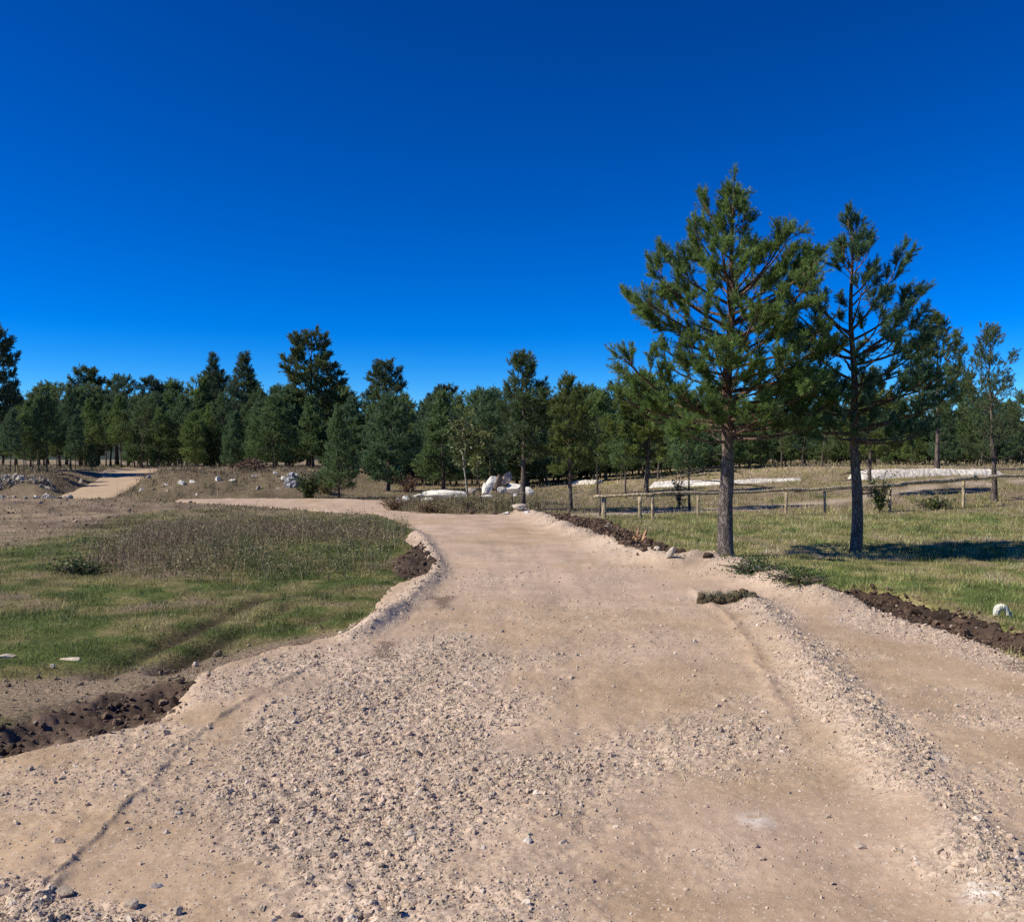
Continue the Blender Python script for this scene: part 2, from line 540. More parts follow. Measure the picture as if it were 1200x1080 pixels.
M = {}
M['ground'] = earth_mat('meadow_ground', 2.2, .25, .05, var2=.55)
M['soil'] = earth_mat('dug_soil', 9, .4, .02)
M['road'] = road_mat()
M['track'] = earth_mat('track_surface', 1.5, .12, .01)
M['stone'] = stone_mat('gravel_stone', 40, .12, .003)
M['rock'] = stone_mat('limestone', 5, .22, .03)
M['needle'] = leaf_mat('pine_needles', .38, .45)
M['leaf'] = leaf_mat('broad_leaves', .3, .5)
M['grass'] = leaf_mat('grass_blades', .3, .55)
M['bark'] = bark_mat('pine_bark', (.19, .155, .135), (.20, .125, .085), 1.5, 2.6)
M['barkfar'] = bark_mat('far_pine_bark', (.15, .12, .10), (.17, .125, .09), 2, 5, .5)
M['palebark'] = bark_mat('pale_bark', (.42, .37, .31), (.40, .35, .28), 1, 3)
M['wood'] = bark_mat('weathered_pole', (.46, .36, .23), (.54, .43, .28), 0, .7, .7)

# ------------------------------------------------------------------ ground sheets
def rows_px(y0, y1, step):
    py = np.arange(y0, y1, -step)
    return F * CZ / (py - HY)


def ground_colours(x, y):
    n = fbm(x / 1.6, y / 1.6, 61, 4); n2 = fbm(x / .35, y / .35, 62, 3)
    green = np.array([.105, .135, .036]); olive = np.array([.205, .18, .07]); dry = np.array([.215, .165, .105]); bare = np.array([.195, .145, .10])
    dr = dryness(x, y) + n * .9 + n2 * 1.6
    c = green[None] + (olive - green)[None] * smooth(dr, .05, .5)[:, None]
    c = c + (dry[None] - c) * smooth(dr, .5, 1.0)[:, None]
    ba = np.clip(bareness(x, y) + n * .5 + n2 * .5, 0, 1)
    c = c * (1 + .9 * n2)[:, None]
    c = c + (bare[None] - c) * ba[:, None]
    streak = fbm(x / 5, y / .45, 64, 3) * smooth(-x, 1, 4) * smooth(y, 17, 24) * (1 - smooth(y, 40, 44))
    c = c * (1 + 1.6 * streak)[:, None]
    bk = smooth(-x, 7, 10) * smooth(y, 38.5, 40) * (1 - .6 * smooth(y, 46, 52))
    c = c + (np.array([.15, .115, .078])[None] - c) * (bk * (.8 + .8 * n))[:, None]
    c = c * (1.28 + .5 * smooth(x, 1, 4) * (1 - .4 * smooth(y, 26, 34)))[:, None]
    rt = rut_mask(x, y)
    c = c + (np.array([.085, .06, .042])[None] - c) * rt[:, None]
    pth = path_mask(x, y)
    c = c + (np.array([.40, .32, .24])[None] - c) * pth[:, None]
    return c


GREENS = [(FL([(-200, 650), (60, 640), (140, 612), (150, 640), (110, 670), (190, 685), (480, 668), (470, 685), (440, 722), (330, 748), (240, 770), (60, 782), (-200, 790)]), 1.2),
          (FL([(380, 610), (470, 612), (486, 628), (470, 655), (400, 668), (300, 690), (300, 660)]), .9)]
BROWNS = [FL([(-200, 684), (120, 700), (260, 704), (250, 716), (60, 722), (-200, 730)]), FL([(120, 625), (230, 612), (360, 622), (330, 660), (250, 678), (130, 682)])]
BARES = [(FL([(-300, 583), (60, 583), (180, 585), (260, 592), (130, 608), (40, 640), (-300, 665)]), 1.5),
         (FL([(-200, 800), (30, 795), (150, 783), (260, 765), (330, 748), (440, 732), (300, 775), (220, 812), (0, 840), (-200, 860)]), .3)]
PATH = FL([(560, 607), (690, 603.5), (760, 600), (900, 597), (1000, 593), (1090, 588)]) + [(24, 38), (34, 42)]


def rut_mask(x, y):
    m = np.zeros(np.shape(x))
    for L in FIELD_RUTS[:3]:
        m = np.maximum(m, near_line(x, y, L, .10))
    for L in FIELD_RUTS[3:5]:
        m = np.maximum(m, near_line(x, y, L, .35))
    return np.clip(m * (.9 + 2.2 * fbm(x * 1.2, y * 1.2, 67, 3)), 0, 1) * .85


def path_mask(x, y):
    dd = line_dist(x, y, PATH) + .5 * fbm(x / 1.2, y / 1.2, 71)
    return (1 - smooth(dd, .35, .8)) * .9


def dryness(x, y):
    d = np.where(x > 0, .42, .55) + .5 * smooth(y, 24, 31)
    for P, s in GREENS:
        d = d - .42 * smooth(poly_sd(x, y, P), -s * .5, s * .5)
    for P in BROWNS:
        d = d + .5 * smooth(poly_sd(x, y, P), -.4, .5)
    # lush tongue beside the first pine and beside the right ditch
    d = d - .35 * smooth(poly_sd(x, y, FL([(850, 662), (880, 652), (960, 668), (1010, 690), (930, 690), (880, 680)])), -.3, .3)
    d = d - .25 * smooth(poly_sd(x, y, FL([(980, 680), (1210, 690), (1240, 740), (1120, 705)])), -.4, .5)
    return d


def bareness(x, y):
    b = np.zeros(np.shape(x))
    for P, s in BARES:
        b = np.maximum(b, .95 * smooth(poly_sd(x, y, P) + .8 * s * fbm(x / s, y / s, 73), -s * .4, s * .6))
    return b


def build_ground():
    r1 = np.concatenate([np.linspace(.3, 1.5, 6)[:-1], rows_px(1720, 548, 2.0)])
    r1 = r1[r1 < 120]
    rr = np.concatenate([r1, np.exp(np.linspace(math.log(r1[-1] * 1.05), math.log(5000), 26))])
    az = np.concatenate([np.arange(-42, 42.01, .15), np.arange(45, 316, 3.0)])
    az = np.radians(az)
    A, Rr = np.meshgrid(az, rr)
    x = (Rr * np.sin(A)).ravel(); y = (Rr * np.cos(A)).ravel()
    z = terrain(x, y)
    z = z - .09 * smooth(poly_sd(x, y, ROAD), -.02, .12) - .05 * smooth(poly_sd(x, y, TRACK), 0, .5)
    for P in SOIL.values():
        z = z - .05 * smooth(poly_sd(x, y, P), -.02, .1)
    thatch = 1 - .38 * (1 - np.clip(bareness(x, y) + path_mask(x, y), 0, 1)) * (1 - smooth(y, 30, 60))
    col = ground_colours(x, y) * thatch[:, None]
    na, nr = len(az), len(rr)
    i = np.arange(nr - 1)[:, None] * na; j = np.arange(na)[None]; j2 = (j + 1) % na
    Q = np.stack([i + j, i + na + j, i + na + j2, i + j2], -1).reshape(-1, 4)[:, ::-1]
    V = np.stack([x, y, z], 1)
    V = np.concatenate([V, [[0, 0, V[0, 2]]]]); col = np.concatenate([col, col[:1]])
    T = np.array([(len(V) - 1, q, (q + 1) % na) for q in range(na)])[:, ::-1]
    o = mk('ground', V, T, Q, M['ground'], None, col, True)
    tag(o, 'open meadow of dry and green grass around the new road', 'ground', None, 'structure')


def sheet(name, P, zfun, cfun, mat, margin, step=1.4, daz=.11, y_near=1720, depth=.09, attr=None):
    rr = rows_px(y_near, 550, step); az = np.radians(np.arange(-58, 58, daz))
    P_ = np.array(P); rmin = max(.8, np.hypot(*P_.T).min() * .5); rmax = np.hypot(*P_.T).max() * 1.1
    a0, a1 = np.arctan2(P_[:, 0], np.maximum(P_[:, 1], .01)).min() - .1, np.arctan2(P_[:, 0], np.maximum(P_[:, 1], .01)).max() + .1
    if (P_[:, 1] < 0).any():
        a0, a1, rmin = -2, 2, .8
    full = [rr[0]]
    for q in rr[1:]:
        k_ = int(math.ceil((q - full[-1]) / .28)) if q < 48 else 1
        full += list(np.linspace(full[-1], q, k_ + 1)[1:])
    rr = np.array(full)
    rr = rr[(rr > rmin) & (rr < rmax)]; az = az[(az > a0) & (az < a1)]
    A, Rr = np.meshgrid(az, rr)
    x = (Rr * np.sin(A)).ravel(); y = (Rr * np.cos(A)).ravel()
    sd0 = poly_sd(x, y, P) + .16 * fbm(x * 2.3, y * 2.3, 41, 4) + .12 * fbm(x * 9, y * 9, 42, 2)
    na, nr = len(az), len(rr)
    keep = sd0 > -margin
    i = np.arange(nr - 1)[:, None] * na; j = np.arange(na - 1)[None]
    Q = np.stack([i + j, i + j + 1, i + na + j + 1, i + na + j], -1).reshape(-1, 4)
    Q = Q[keep[Q].all(1)]
    used = np.unique(Q); remap = np.full(len(x), -1); remap[used] = np.arange(len(used))
    x, y, sd = x[used], y[used], sd0[used]; Q = remap[Q]
    at_ = {}
    if attr:
        at_ = {'gravel': attr(x, y)}
        z = zfun(x, y, at_['gravel'])
        c = cfun(x, y, at_['gravel'])
    else:
        z = zfun(x, y); c = cfun(x, y)
    z = z - depth * (1 - smooth(sd, -margin, .06))
    return mk(name, np.stack([x, y, z], 1), None, Q, mat, None, c, True, at_)


STAINS = [FL([(505, 700), (530, 700), (535, 712), (512, 716)]), FL([(440, 752), (470, 755), (455, 772), (440, 768)]), FL([(1165, 770), (1215, 775), (1215, 792), (1180, 783)])]


def road_col(x, y, g):
    n = fbm(x / 1.3, y / 1.3, 81, 4); n2 = fbm(x / .3, y / .3, 82, 3)
    fines = np.array([.40, .28, .168]); pink = np.array([.445, .323, .235]); gr = np.array([.45, .35, .265])
    far = smooth(y, 8, 14)
    t = np.clip(.35 + n * 2.0 + .5 * far, 0, 1)
    c = fines + (pink - fines) * t[:, None]
    c = c + (gr - c) * np.clip(g * 1.1 + n2 * .3, 0, 1)[:, None]
    ln = fbm(x * 3.2 + .35 * y, y * .22, 87, 3) + .6 * fbm(x * .7, y * 7, 88, 3)
    c = c * (1 + .25 * n2 + .22 * ln)[:, None]
    for P in STAINS:
        s = smooth(poly_sd(x, y, P) + .25 * fbm(x * 3, y * 3, 84) + .12 * fbm(x * 12, y * 12, 85), -.03, .1)
        c = c + (np.array([.13, .085, .06]) - c) * (s * .8)[:, None]
    # white powder patch where a soft stone was crushed
    for q in ((885, 967), (1155, 1066), (1100, 892)):
        w = flat(*q)
        s = np.exp(-(np.hypot(x - w[0], (y - w[1]) * .8) / .07) ** 2) * smooth(fbm(x * 25, y * 25, 86), -.2, .1)
        c = c + (np.array([.62, .56, .50]) - c) * (s * .9)[:, None]
    return np.clip(c, 0, 1)


def soil_z(x, y):
    return terrain(x, y) + .02 + .10 * (fbm(x * 5, y * 5, 91, 4) + .1) + .03 * fbm(x * 22, y * 22, 92, 2)


def soil_col(x, y):
    n = fbm(x * 3, y * 3, 93, 3)
    return np.array([.12, .083, .06]) * ((1 + 1.5 * n) * (1 - .45 * smooth(x, -2.2, -1.4)))[:, None]


build_ground()
o = sheet('gravel_road', ROAD, road_z, road_col, M['road'], .16, attr=gravel)
tag(o, 'new crushed stone road, tan and pinkish, leading straight ahead', 'road', None, 'structure')
o = sheet('dirt_track', TRACK, lambda x, y: terrain(x, y) + .03, lambda x, y: np.array([.44, .325, .22]) * (1 + .3 * fbm(x, y, 99))[:, None], M['track'], .5, step=.35, depth=.2)
tag(o, 'pale side track climbing between the stony banks into the pines', 'track', None, 'structure')
for k, lab in (('verge', 'dark dug soil strip between right verge grass and far road edge'),
               ('right', 'dark soil ditch along the road beside curled white stone'),
               ('left', 'dark soil cut at the near left edge of road'),
               ('bend', 'small dark soil patch by the left gravel ridge')):
    o = sheet('soil_bank', SOIL[k], soil_z, soil_col, M['soil'], .15)
    tag(o, lab, 'soil', None, 'structure')

# ------------------------------------------------------------------ loose gravel (stuff)
def scatter_gravel():
    Vs, Ts, Cs, n0 = [], [], [], 0

    def emit(P, size, r, base):
        nonlocal n0
        m = len(P)
        tone = np.array([.45, .35, .26])[None] * r.uniform(.78, 1.2, (m, 1)) * (1 + .018 * r.normal(size=(m, 3)))
        pale = r.random(m) < .07
        tone[pale] = np.array([.58, .49, .40]) * r.uniform(.8, 1.1, (pale.sum(), 1))
        V, T, C = stones(P, size, r, base, .3, .68, .55, np.clip(tone, .05, .8))
        Vs.append(V); Ts.append(T + n0); Cs.append(C); n0 += len(V)

    r = np.random.default_rng(5)
    for (y0, y1, dens, med, lim) in ((2.0, 5.2, 15000, .0032, .0015), (5.2, 8.5, 7500, .0038, .0022), (8.5, 14, 1700, .0058, .004), (14, 30, 220, .009, .006)):
        xm = .62 * y1 + 1.0
        n = int(dens * 2 * xm * (y1 - y0))
        x = r.uniform(-xm, xm, n); y = r.uniform(y0, y1, n)
        k = np.abs(x) < .62 * y + .9
        x, y = x[k], y[k]
        k = road_sd(x, y) > -.06; x, y = x[k], y[k]
        g = gravel(x, y)
        pr = .11 + .75 * g ** 1.6 * (1 - .35 * smooth(y, 5.2, 8) * (x < .6)) * np.clip(.85 + 1.5 * fbm(x / .35, y / .35, 57, 3), .2, 1.2)
        if y0 > 10:
            pr = pr * (near_line(x, y, BERM_R, .5) + near_line(x, y, BERM_L, .4) + .12)
        k = r.random(len(x)) < pr; x, y, g = x[k], y[k], g[k]
        size = med * np.exp(r.normal(0, .62, len(x))) * (.72 + .5 * g)
        size = np.clip(size, lim, .024)
        z = road_z(x, y, g)
        P = np.stack([x, y, z], 1)
        big = (size > .012) & (y < 9)
        emit(P[~big], size[~big], r, ICO0)
        if big.any():
            emit(P[big], size[big], r, ICO1)
    o = mk('loose_gravel', np.concatenate(Vs), np.concatenate(Ts), None, M['stone'], None, np.concatenate(Cs))
    tag(o, 'loose crushed stone scattered and heaped over the road', 'gravel', None, 'stuff')


scatter_gravel()


def soil_clods():
    r = np.random.default_rng(8); Vs, Ts, Cs, n0 = [], [], [], 0
    for k, P in list(SOIL.items()) + [('bare', BARES[1][0]), ('bare', BARES[0][0])]:
        A = np.array(P); lo, hi = A.min(0) - .2, A.max(0) + .2
        dens = {'left': 300, 'right': 300, 'verge': 140, 'bend': 100, 'bare': 60}[k]
        n = int(dens * (hi - lo).prod())
        x = r.uniform(lo[0], hi[0], n); y = r.uniform(lo[1], hi[1], n)
        kk = poly_sd(x, y, P) + .25 * fbm(x * 3, y * 3, 41) > -.28 * r.random(n) ** 2.5; x, y = x[kk], y[kk]
        size = np.clip(.011 * np.exp(r.normal(0, .6, len(x))) * {'verge': 1.9, 'right': 1.15, 'bend': 1.3}.get(k, 1), .005, .06)
        size = size * np.where(poly_sd(x, y, P) < 0, .6, 1)
        if k == 'bare':
            kk = road_sd(x, y) < -.05; kk &= r.random(len(x)) < np.where(y > 15, .12, 1); x, y, size = x[kk], y[kk], size[kk] * np.clip(y[kk] / 11, .8, 1.4)
        z = soil_z(x, y) if k != 'bare' else terrain(x, y)
        size = np.where(fbm(x * 1.5, y * 1.5, 95) > -.1, size, size * .7)
        pale = r.random(len(x)) < .06
        c = np.array({'bare': [.19, .145, .10], 'left': [.115, .08, .058]}.get(k, [.085, .056, .039]))[None] * r.uniform(.5, 2.0, (len(x), 1)); c[pale] = np.array([.36, .29, .23]); size[pale] *= .6
        V, T, C = stones(np.stack([x, y, z], 1), size, r, ICO1, .22, .8, .3, c)
        Vs.append(V); Ts.append(T + n0); Cs.append(C); n0 += len(V)
    o = mk('soil_clods', np.concatenate(Vs), np.concatenate(Ts), None, M['soil'], None, np.concatenate(Cs))
    tag(o, 'dark crumbly clods of dug soil along the road edges', 'soil', None, 'stuff')


soil_clods()


# ------------------------------------------------------------------ grass (stuff)
def blades(P, h, w, lean, r, col, seg2=True):
    m = len(P)
    a = r.uniform(0, 2 * np.pi, m); b = r.uniform(0, 2 * np.pi, m)
    side = np.stack([np.cos(a), np.sin(a), np.zeros(m)], 1) * w[:, None] * .5
    ld = np.stack([np.cos(b), np.sin(b), np.zeros(m)], 1) * (lean * h)[:, None]
    up = np.array([0, 0, 1.0])[None] * h[:, None]
    base = P - np.array([0, 0, .01])
    if seg2:
        mid = base + up * .6 + ld * .35; tip = base + up * (1 - .25 * lean[:, None]) + ld
        V = np.stack([base - side, base + side, mid + side * .7, mid - side * .7, tip], 1)
        i = (np.arange(m) * 5)[:, None]
        Q = i + np.array([[0, 1, 2, 3]]); T = i + np.array([[3, 2, 4]])
        f = np.array([.65, .65, .95, .95, 1.1])
        f = np.ones(5)
        C = np.repeat(col, 5, axis=0)
        return V.reshape(-1, 3), T, Q, C
    tip = base + up + ld
    V = np.stack([base - side, base + side, tip], 1)
    T = (np.arange(m) * 3)[:, None] + np.array([[0, 1, 2]])
    return V.reshape(-1, 3), T, None, np.repeat(col, 3, axis=0)


def off_road(x, y):
    k = (road_sd(x, y) < -.03) & (poly_sd(x, y, TRACK) < -.2)
    for q, P in SOIL.items():
        k &= poly_sd(x, y, P) < -.03
    return k


def grass():
    r = np.random.default_rng(21)
    acc = Acc()
    for (y0, y1, dens, h0, w0, s2) in ((4.8, 9, 2600, .044, .005, True), (9, 16, 1700, .047, .008, False), (16, 27, 700, .058, .013, False), (27, 48, 110, .085, .022, False), (48, 90, 14, .14, .045, False)):
        xm = .66 * y1 + 1
        n = int(dens * 2 * xm * (y1 - y0))
        x = r.uniform(-xm, xm, n); y = r.uniform(y0, y1, n)
        k = np.abs(x) < .64 * y + .8; x, y = x[k], y[k]
        k = off_road(x, y); x, y = x[k], y[k]
        clump = smooth(fbm(x / .28, y / .28, 101, 3), -.25, .2)
        p = (1 - .88 * np.clip(bareness(x, y) + .8 * fbm(x / .3, y / .3, 103, 2), 0, 1)) * (1 - path_mask(x, y)) * (1 - rut_mask(x, y)) * (.35 + .65 * clump)
        k = r.random(len(x)) < p; x, y, clump = x[k], y[k], clump[k]
        h = h0 * (.45 + .9 * clump) * np.exp(r.normal(0, .3, len(x)))
        h = h * np.where(x > 0, 1.1, .85)
        w = w0 * r.uniform(.7, 1.4, len(x))
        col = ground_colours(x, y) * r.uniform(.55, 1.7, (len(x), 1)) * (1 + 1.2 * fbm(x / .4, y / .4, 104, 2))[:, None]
        straw = r.random(len(x)) < .22 * np.clip(dryness(x, y) + .4, 0, 1.4)
        col[straw] = np.array([.34, .28, .14]) * r.uniform(.7, 1.2, (straw.sum(), 1))
        V, T, Q, C = blades(np.stack([x, y, terrain(x, y)], 1), h, w, r.uniform(.1, .8, len(x)), r, np.clip(col, .01, .6), s2)
        acc.add(V, T, Q, C)
    o = acc.build('meadow_grass', M['grass'])
    tag(o, 'short green and straw coloured meadow grass beside the road', 'grass', None, 'stuff')


grass()


def weeds():
    r = np.random.default_rng(23); acc = Acc()
    mound = FL([(118, 672), (130, 640), (170, 622), (260, 612), (420, 612), (474, 618), (484, 630), (462, 655), (420, 668), (330, 682), (200, 684)])
    far = [FL([(455, 592), (470, 586), (560, 588), (640, 592), (612, 601), (540, 602), (470, 599)]),
           FL([(215, 601), (330, 597), (430, 603), (400, 607), (230, 606)])]
    bankq = [(-30, 39.3), (-19.6, 39.6), (-21.5, 47), (-31, 48)]
    bankp = [(-17.2, 40), (-8, 39.5), (-7.5, 44), (-18, 46)]
    for P, dens, hmax, bw in ((mound, 120, .21, .009), (far[0], 60, .24, .02), (bankp, 30, .22, .03), (bankq, 30, .22, .03)):
        A = np.array(P); lo, hi = A.min(0), A.max(0)
        n = int(dens * (hi - lo).prod())
        x = r.uniform(lo[0], hi[0], n); y = r.uniform(lo[1], hi[1], n)
        n_ = fbm(x / .8, y / .8, 111, 3)
        sdw = poly_sd(x, y, P)
        k = (smooth(sdw + n_ * 2.2, -.9, .9) * (.45 + 1.6 * np.clip(n_ + .2, 0, 1)) > r.random(n)) & off_road(x, y); x, y, n_ = x[k], y[k], n_[k]
        tint = fbm(x / 1.5, y / 1.5, 112, 3)
        h = hmax * (.25 + 1.1 * np.clip(n_ + .45, 0, 1)) * np.exp(r.normal(0, .45, len(x)))
        gcol = np.array([.115, .135, .045]); bcol = np.array([.21, .14, .09]); scol = np.array([.36, .28, .15])
        mixv = np.clip(.25 + .55 * smooth(-x, 3.5, 7) + 3.0 * tint + r.normal(0, .2, len(x)), 0, 1)[:, None]
        col = gcol + (bcol - gcol) * mixv
        st = r.random(len(x)) < .22; col[st] = scol; h[st] *= 1.35
        col = np.clip(col * r.uniform(.6, 1.4, (len(x), 1)), .01, .6)
        B = np.stack([x, y, terrain(x, y)], 1)
        V, T, Q, C = blades(B, h, np.full(len(x), bw), r.uniform(.1, .6, len(x)), r, col)
        acc.add(V, T, Q, C)
        # small leaves and seed heads up the stems
        for q in range(7):
            t = r.uniform(.15, 1.05, len(x))
            p = B + np.stack([r.normal(0, .035, len(x)), r.normal(0, .035, len(x)), h * t], 1)
            s = r.uniform(.008, .022, len(x)) * (1.5 if bw > .015 else 1)
            d1 = nrm(r.normal(size=(len(x), 3))) * s[:, None]; d2 = nrm(r.normal(size=(len(x), 3))) * s[:, None] * .6
            VV = np.stack([p - d1, p + d2, p + d1, p - d2], 1).reshape(-1, 3)
            acc.add(VV, None, (np.arange(len(x)) * 4)[:, None] + np.arange(4)[None], np.repeat(np.clip(col * r.uniform(.6, 1.4, (len(x), 1)), .01, .6), 4, axis=0))
    o = acc.build('tall_weeds', M['grass'])
    tag(o, 'rank brown and green weeds on the low mound left of road', 'weeds', None, 'stuff')


weeds()


# ------------------------------------------------------------------ pines
def pine(seed, H, r0, cb, prof, whorls, per, elo, ehi, twig_n, shoot_len, n_needle, nl, nw, extra=(), near=False, tint=(.05, .082, .026),
         bend=.15, top_flat=False, shoot_step=.16, gaps=.0, droop=0.0, tip_up=.5, dead=0):
    r = np.random.default_rng(seed)
    wood = Acc()
    k = 26 if near else 9
    t = np.linspace(0, 1, k)
    ph = r.uniform(0, 6.3, 4)
    tx = bend * (np.sin(t * 4 + ph[0]) - np.sin(ph[0])) * .5 * t ** .7 + .02 * np.sin(t * 17 + ph[2])
    ty = bend * (np.sin(t * 4.3 + ph[1]) - np.sin(ph[1])) * .5 * t ** .7
    pts = np.stack([tx, ty, -.15 + t * (H + .15)], 1)
    rr = r0 * ((1 - t) ** .85 * .96 + .03) + r0 * .5 * np.exp(-t * H / .16)
    tube(wood, pts, rr, 20 if near else 7, rough=.14 if near else .1, r=r)
    SP, SD, SL, ST = [], [], [], []

    def trunk_at(z):
        return np.array([np.interp(z, pts[:, 2], pts[:, 0]), np.interp(z, pts[:, 2], pts[:, 1]), z])

    def limb(z, az, L, e, tone, bare=.22):
        p0 = trunk_at(z)
        n = 7
        s = np.linspace(0, 1, n)
        el = e + (tip_up * (s ** 1.5)) - droop * s
        wob = np.cumsum(r.normal(0, .10, n)); azs = az + wob * .8
        d = np.stack([np.cos(azs) * np.cos(el), np.sin(azs) * np.cos(el), np.sin(el)], 1)
        P = p0 + np.concatenate([[np.zeros(3)], np.cumsum(d[:-1] * (L / (n - 1)), 0)])
        rb = min(.010 + .014 * L, np.interp(z, pts[:, 2], rr) * .6)
        tube(wood, P, rb * (1 - .8 * s), 5 if near else 3)
        nt = max(2, int(twig_n * L + r.random()))
        for q in range(nt):
            u = bare + (1 - bare) * (q + r.random()) / nt
            f = u * (n - 1); i = min(int(f), n - 2)
            pp = P[i] + (P[i + 1] - P[i]) * (f - i)
            dd = d[i]
            sgn = 1 if q % 2 else -1
            ang = sgn * r.uniform(.5, 1.15)
            c, s_ = math.cos(ang), math.sin(ang)
            td = np.array([dd[0] * c - dd[1] * s_, dd[0] * s_ + dd[1] * c, dd[2] * .6 + r.uniform(-.15, .55)])
            td /= np.linalg.norm(td)
            tl = np.clip((.18 + .5 * (1 - u) * L) * r.uniform(.7, 1.25), min(shoot_len * .7, .5 * L), .85 * max(1, L / 2))
            add_twig(pp, td, tl, tone)
        add_twig(P[-2], d[-1], max(L / (n - 1), shoot_len), tone)

    def add_twig(p, d, tl, tone):
        m = max(2, int(tl / shoot_step))
        q = np.arange(1, m + 1) / m
        up = np.array([0, 0, 1.0])
        bend_ = up * .30
        pos = p + d * (tl * q)[:, None] + bend_ * (tl * q ** 2)[:, None] * .6
        if near:
            tube(wood, np.stack([p, pos[m // 2], pos[-1]]), [.008, .006, .003], 3)
        if near:
            u0 = r.uniform(.25, .55)
            nb = max(7, int(16 * tl / .4))
            for _ in range(nb):
                u = u0 + (1 - u0) * r.random() ** .7
                pp = p + d * tl * u + bend_ * tl * u * u * .6
                sd = d * r.uniform(.5, 1.1) + up * r.uniform(.05, .9) + r.normal(0, .42, 3)
                SP.append(pp + r.normal(0, .012, 3)); SD.append(sd / np.linalg.norm(sd)); SL.append(shoot_len * r.uniform(.6, 1.15)); ST.append(tone * r.uniform(.7, 1.3))
            return
        for i in range(m):
            nsh = 2 if i < m - 1 else (5 if near else 4)
            for _ in range(nsh):
                sd = d * .75 + up * r.uniform(.1, .95) + r.normal(0, .45, 3)
                SP.append(pos[i] + r.normal(0, .03 if near else .05, 3)); SD.append(sd / np.linalg.norm(sd)); SL.append(shoot_len * r.uniform(.65, 1.2)); ST.append(tone * r.uniform(.75, 1.3))

    for i in range(whorls):
        tt = (i + .5) / whorls
        z = cb + (H - cb) * tt ** .92 * (.93 if near else .985)
        n = max(2, int(round(per * (1 - .35 * tt) + r.uniform(-.6, .6))))
        a0 = r.uniform(0, 6.3)
        for j in range(n):
            if r.random() < gaps:
                continue
            L = prof(tt) * (r.uniform(.62, 1.12) if near else r.uniform(.45, 1.25))
            if L < .06:
                continue
            limb(z + r.uniform(-.5, .5) * (H - cb) / whorls, a0 + 6.283 * j / n + r.uniform(-.35, .35), L,
                 elo + (ehi - elo) * tt + r.uniform(-.12, .12), r.uniform(.8, 1.2))
    for (z, az, L, e) in extra:
        limb(z, az, L, e, r.uniform(.9, 1.15), .4)
    for q in range(dead):
        z = cb * r.uniform(.55, 1.05); az = r.uniform(0, 6.3); L = r.uniform(.25, .8) * (r0 / .13)
        p0 = trunk_at(z); dv = np.array([math.cos(az), math.sin(az), r.uniform(-.15, .3)])
        tube(wood, np.stack([p0, p0 + dv * L * .5, p0 + dv * L + np.array([0, 0, -.04])]), [.014, .009, .003], 4)
    # leader
    tp = trunk_at(H * .985)
    for q in range(6 if not top_flat else 2):
        SP.append(trunk_at(H - r.uniform(0, 1.4) * shoot_len)); sd = np.array([0, 0, 1]) + r.normal(0, .16, 3)
        SD.append(sd / np.linalg.norm(sd)); SL.append(shoot_len * 1.1); ST.append(1.05)
    SP = np.array(SP); SD = np.array(SD); SL = np.array(SL); ST = np.array(ST)
    m = len(SP); n = n_needle
    tt = r.uniform(.02, 1, (m, n))
    base = SP[:, None] + SD[:, None] * (SL[:, None] * tt)[..., None]
    rv = r.normal(size=(m, n, 3)); perp = nrm(rv - (rv * SD[:, None]).sum(-1, keepdims=True) * SD[:, None])
    ang = r.uniform(.5, 1.25, (m, n)) * (1 - .3 * tt)
    nd = SD[:, None] * np.cos(ang)[..., None] + perp * np.sin(ang)[..., None]
    side = nrm(np.cross(nd, r.normal(size=(m, n, 3)))) * (nw * .5)
    ln = nl * r.uniform(.65, 1.15, (m, n))
    V = np.stack([base - side, base + side, base + nd * ln[..., None]], 2).reshape(-1, 3)
    c = np.array(tint)[None, None] * (ST[:, None] * r.uniform(.7, 1.35, (m, n)))[..., None]
    tip = r.random((m, n)) < .16
    c = np.where(tip[..., None], c * np.array([1.55, 1.3, .95]), c)
    old = r.random((m, n)) < .035
    c = np.where(old[..., None], np.array([.16, .10, .045]), c)
    C = np.repeat(c.reshape(-1, 3), 3, axis=0)
    T = np.arange(m * n * 3).reshape(-1, 3)
    return wood, (V, T, np.clip(C, .005, .4))


def make_tree(design, name='pine_tree', bark='barkfar'):
    wood, (V, T, C) = design
    root = bpy.data.objects.new(name, None); COL.objects.link(root); root.empty_display_size = .3
    wood.build('trunk', M[bark], root, True)
    mk('crown', V, T, None, M['needle'], root, C)
    return root


def P_(xs, ys):
    return lambda t: float(np.interp(t, xs, ys))


# the two pines by the road
b1 = at(851, 652); b2 = at(1004, 648)
PI = math.pi
t1 = make_tree(pine(107, 6.5, .135, 1.8, P_([0, .08, .2, .35, .5, .62, .7, .8, .9, 1], [1.1, 1.7, 1.9, 1.8, 1.5, 1.15, .68, .36, .17, .05]),
                    12, 6, .02, .8, 3.9, .20, 50, .072, .0085, near=True, dead=9, gaps=.04, tint=(.128, .205, .072), shoot_step=.15,
                    extra=[(3.55, PI - .1, 1.9, .3), (4.35, .1, 1.45, .7), (2.25, PI + .25, 2.3, .30), (3.9, .25, 1.9, .5), (2.2, -.3, 1.8, .05),
                           (2.3, -.9, 1.7, .12), (3.1, -1.3, 1.5, .3), (2.2, PI - .6, 1.8, .1), (2.6, .1, 1.9, .02), (3.0, -.4, 1.8, .12), (2.05, .05, 1.7, -.05), (2.0, -.7, 1.5, -.05), (1.95, PI + .7, 1.5, -.05), (2.1, -1.5, 1.4, 0), (2.5, .6, 1.8, .05), (2.3, -2.2, 1.6, .05), (2.8, -1.9, 1.6, .15), (4.6, PI, 1.1, .7), (5.35, PI - .2, .8, .8)]), bark='bark')
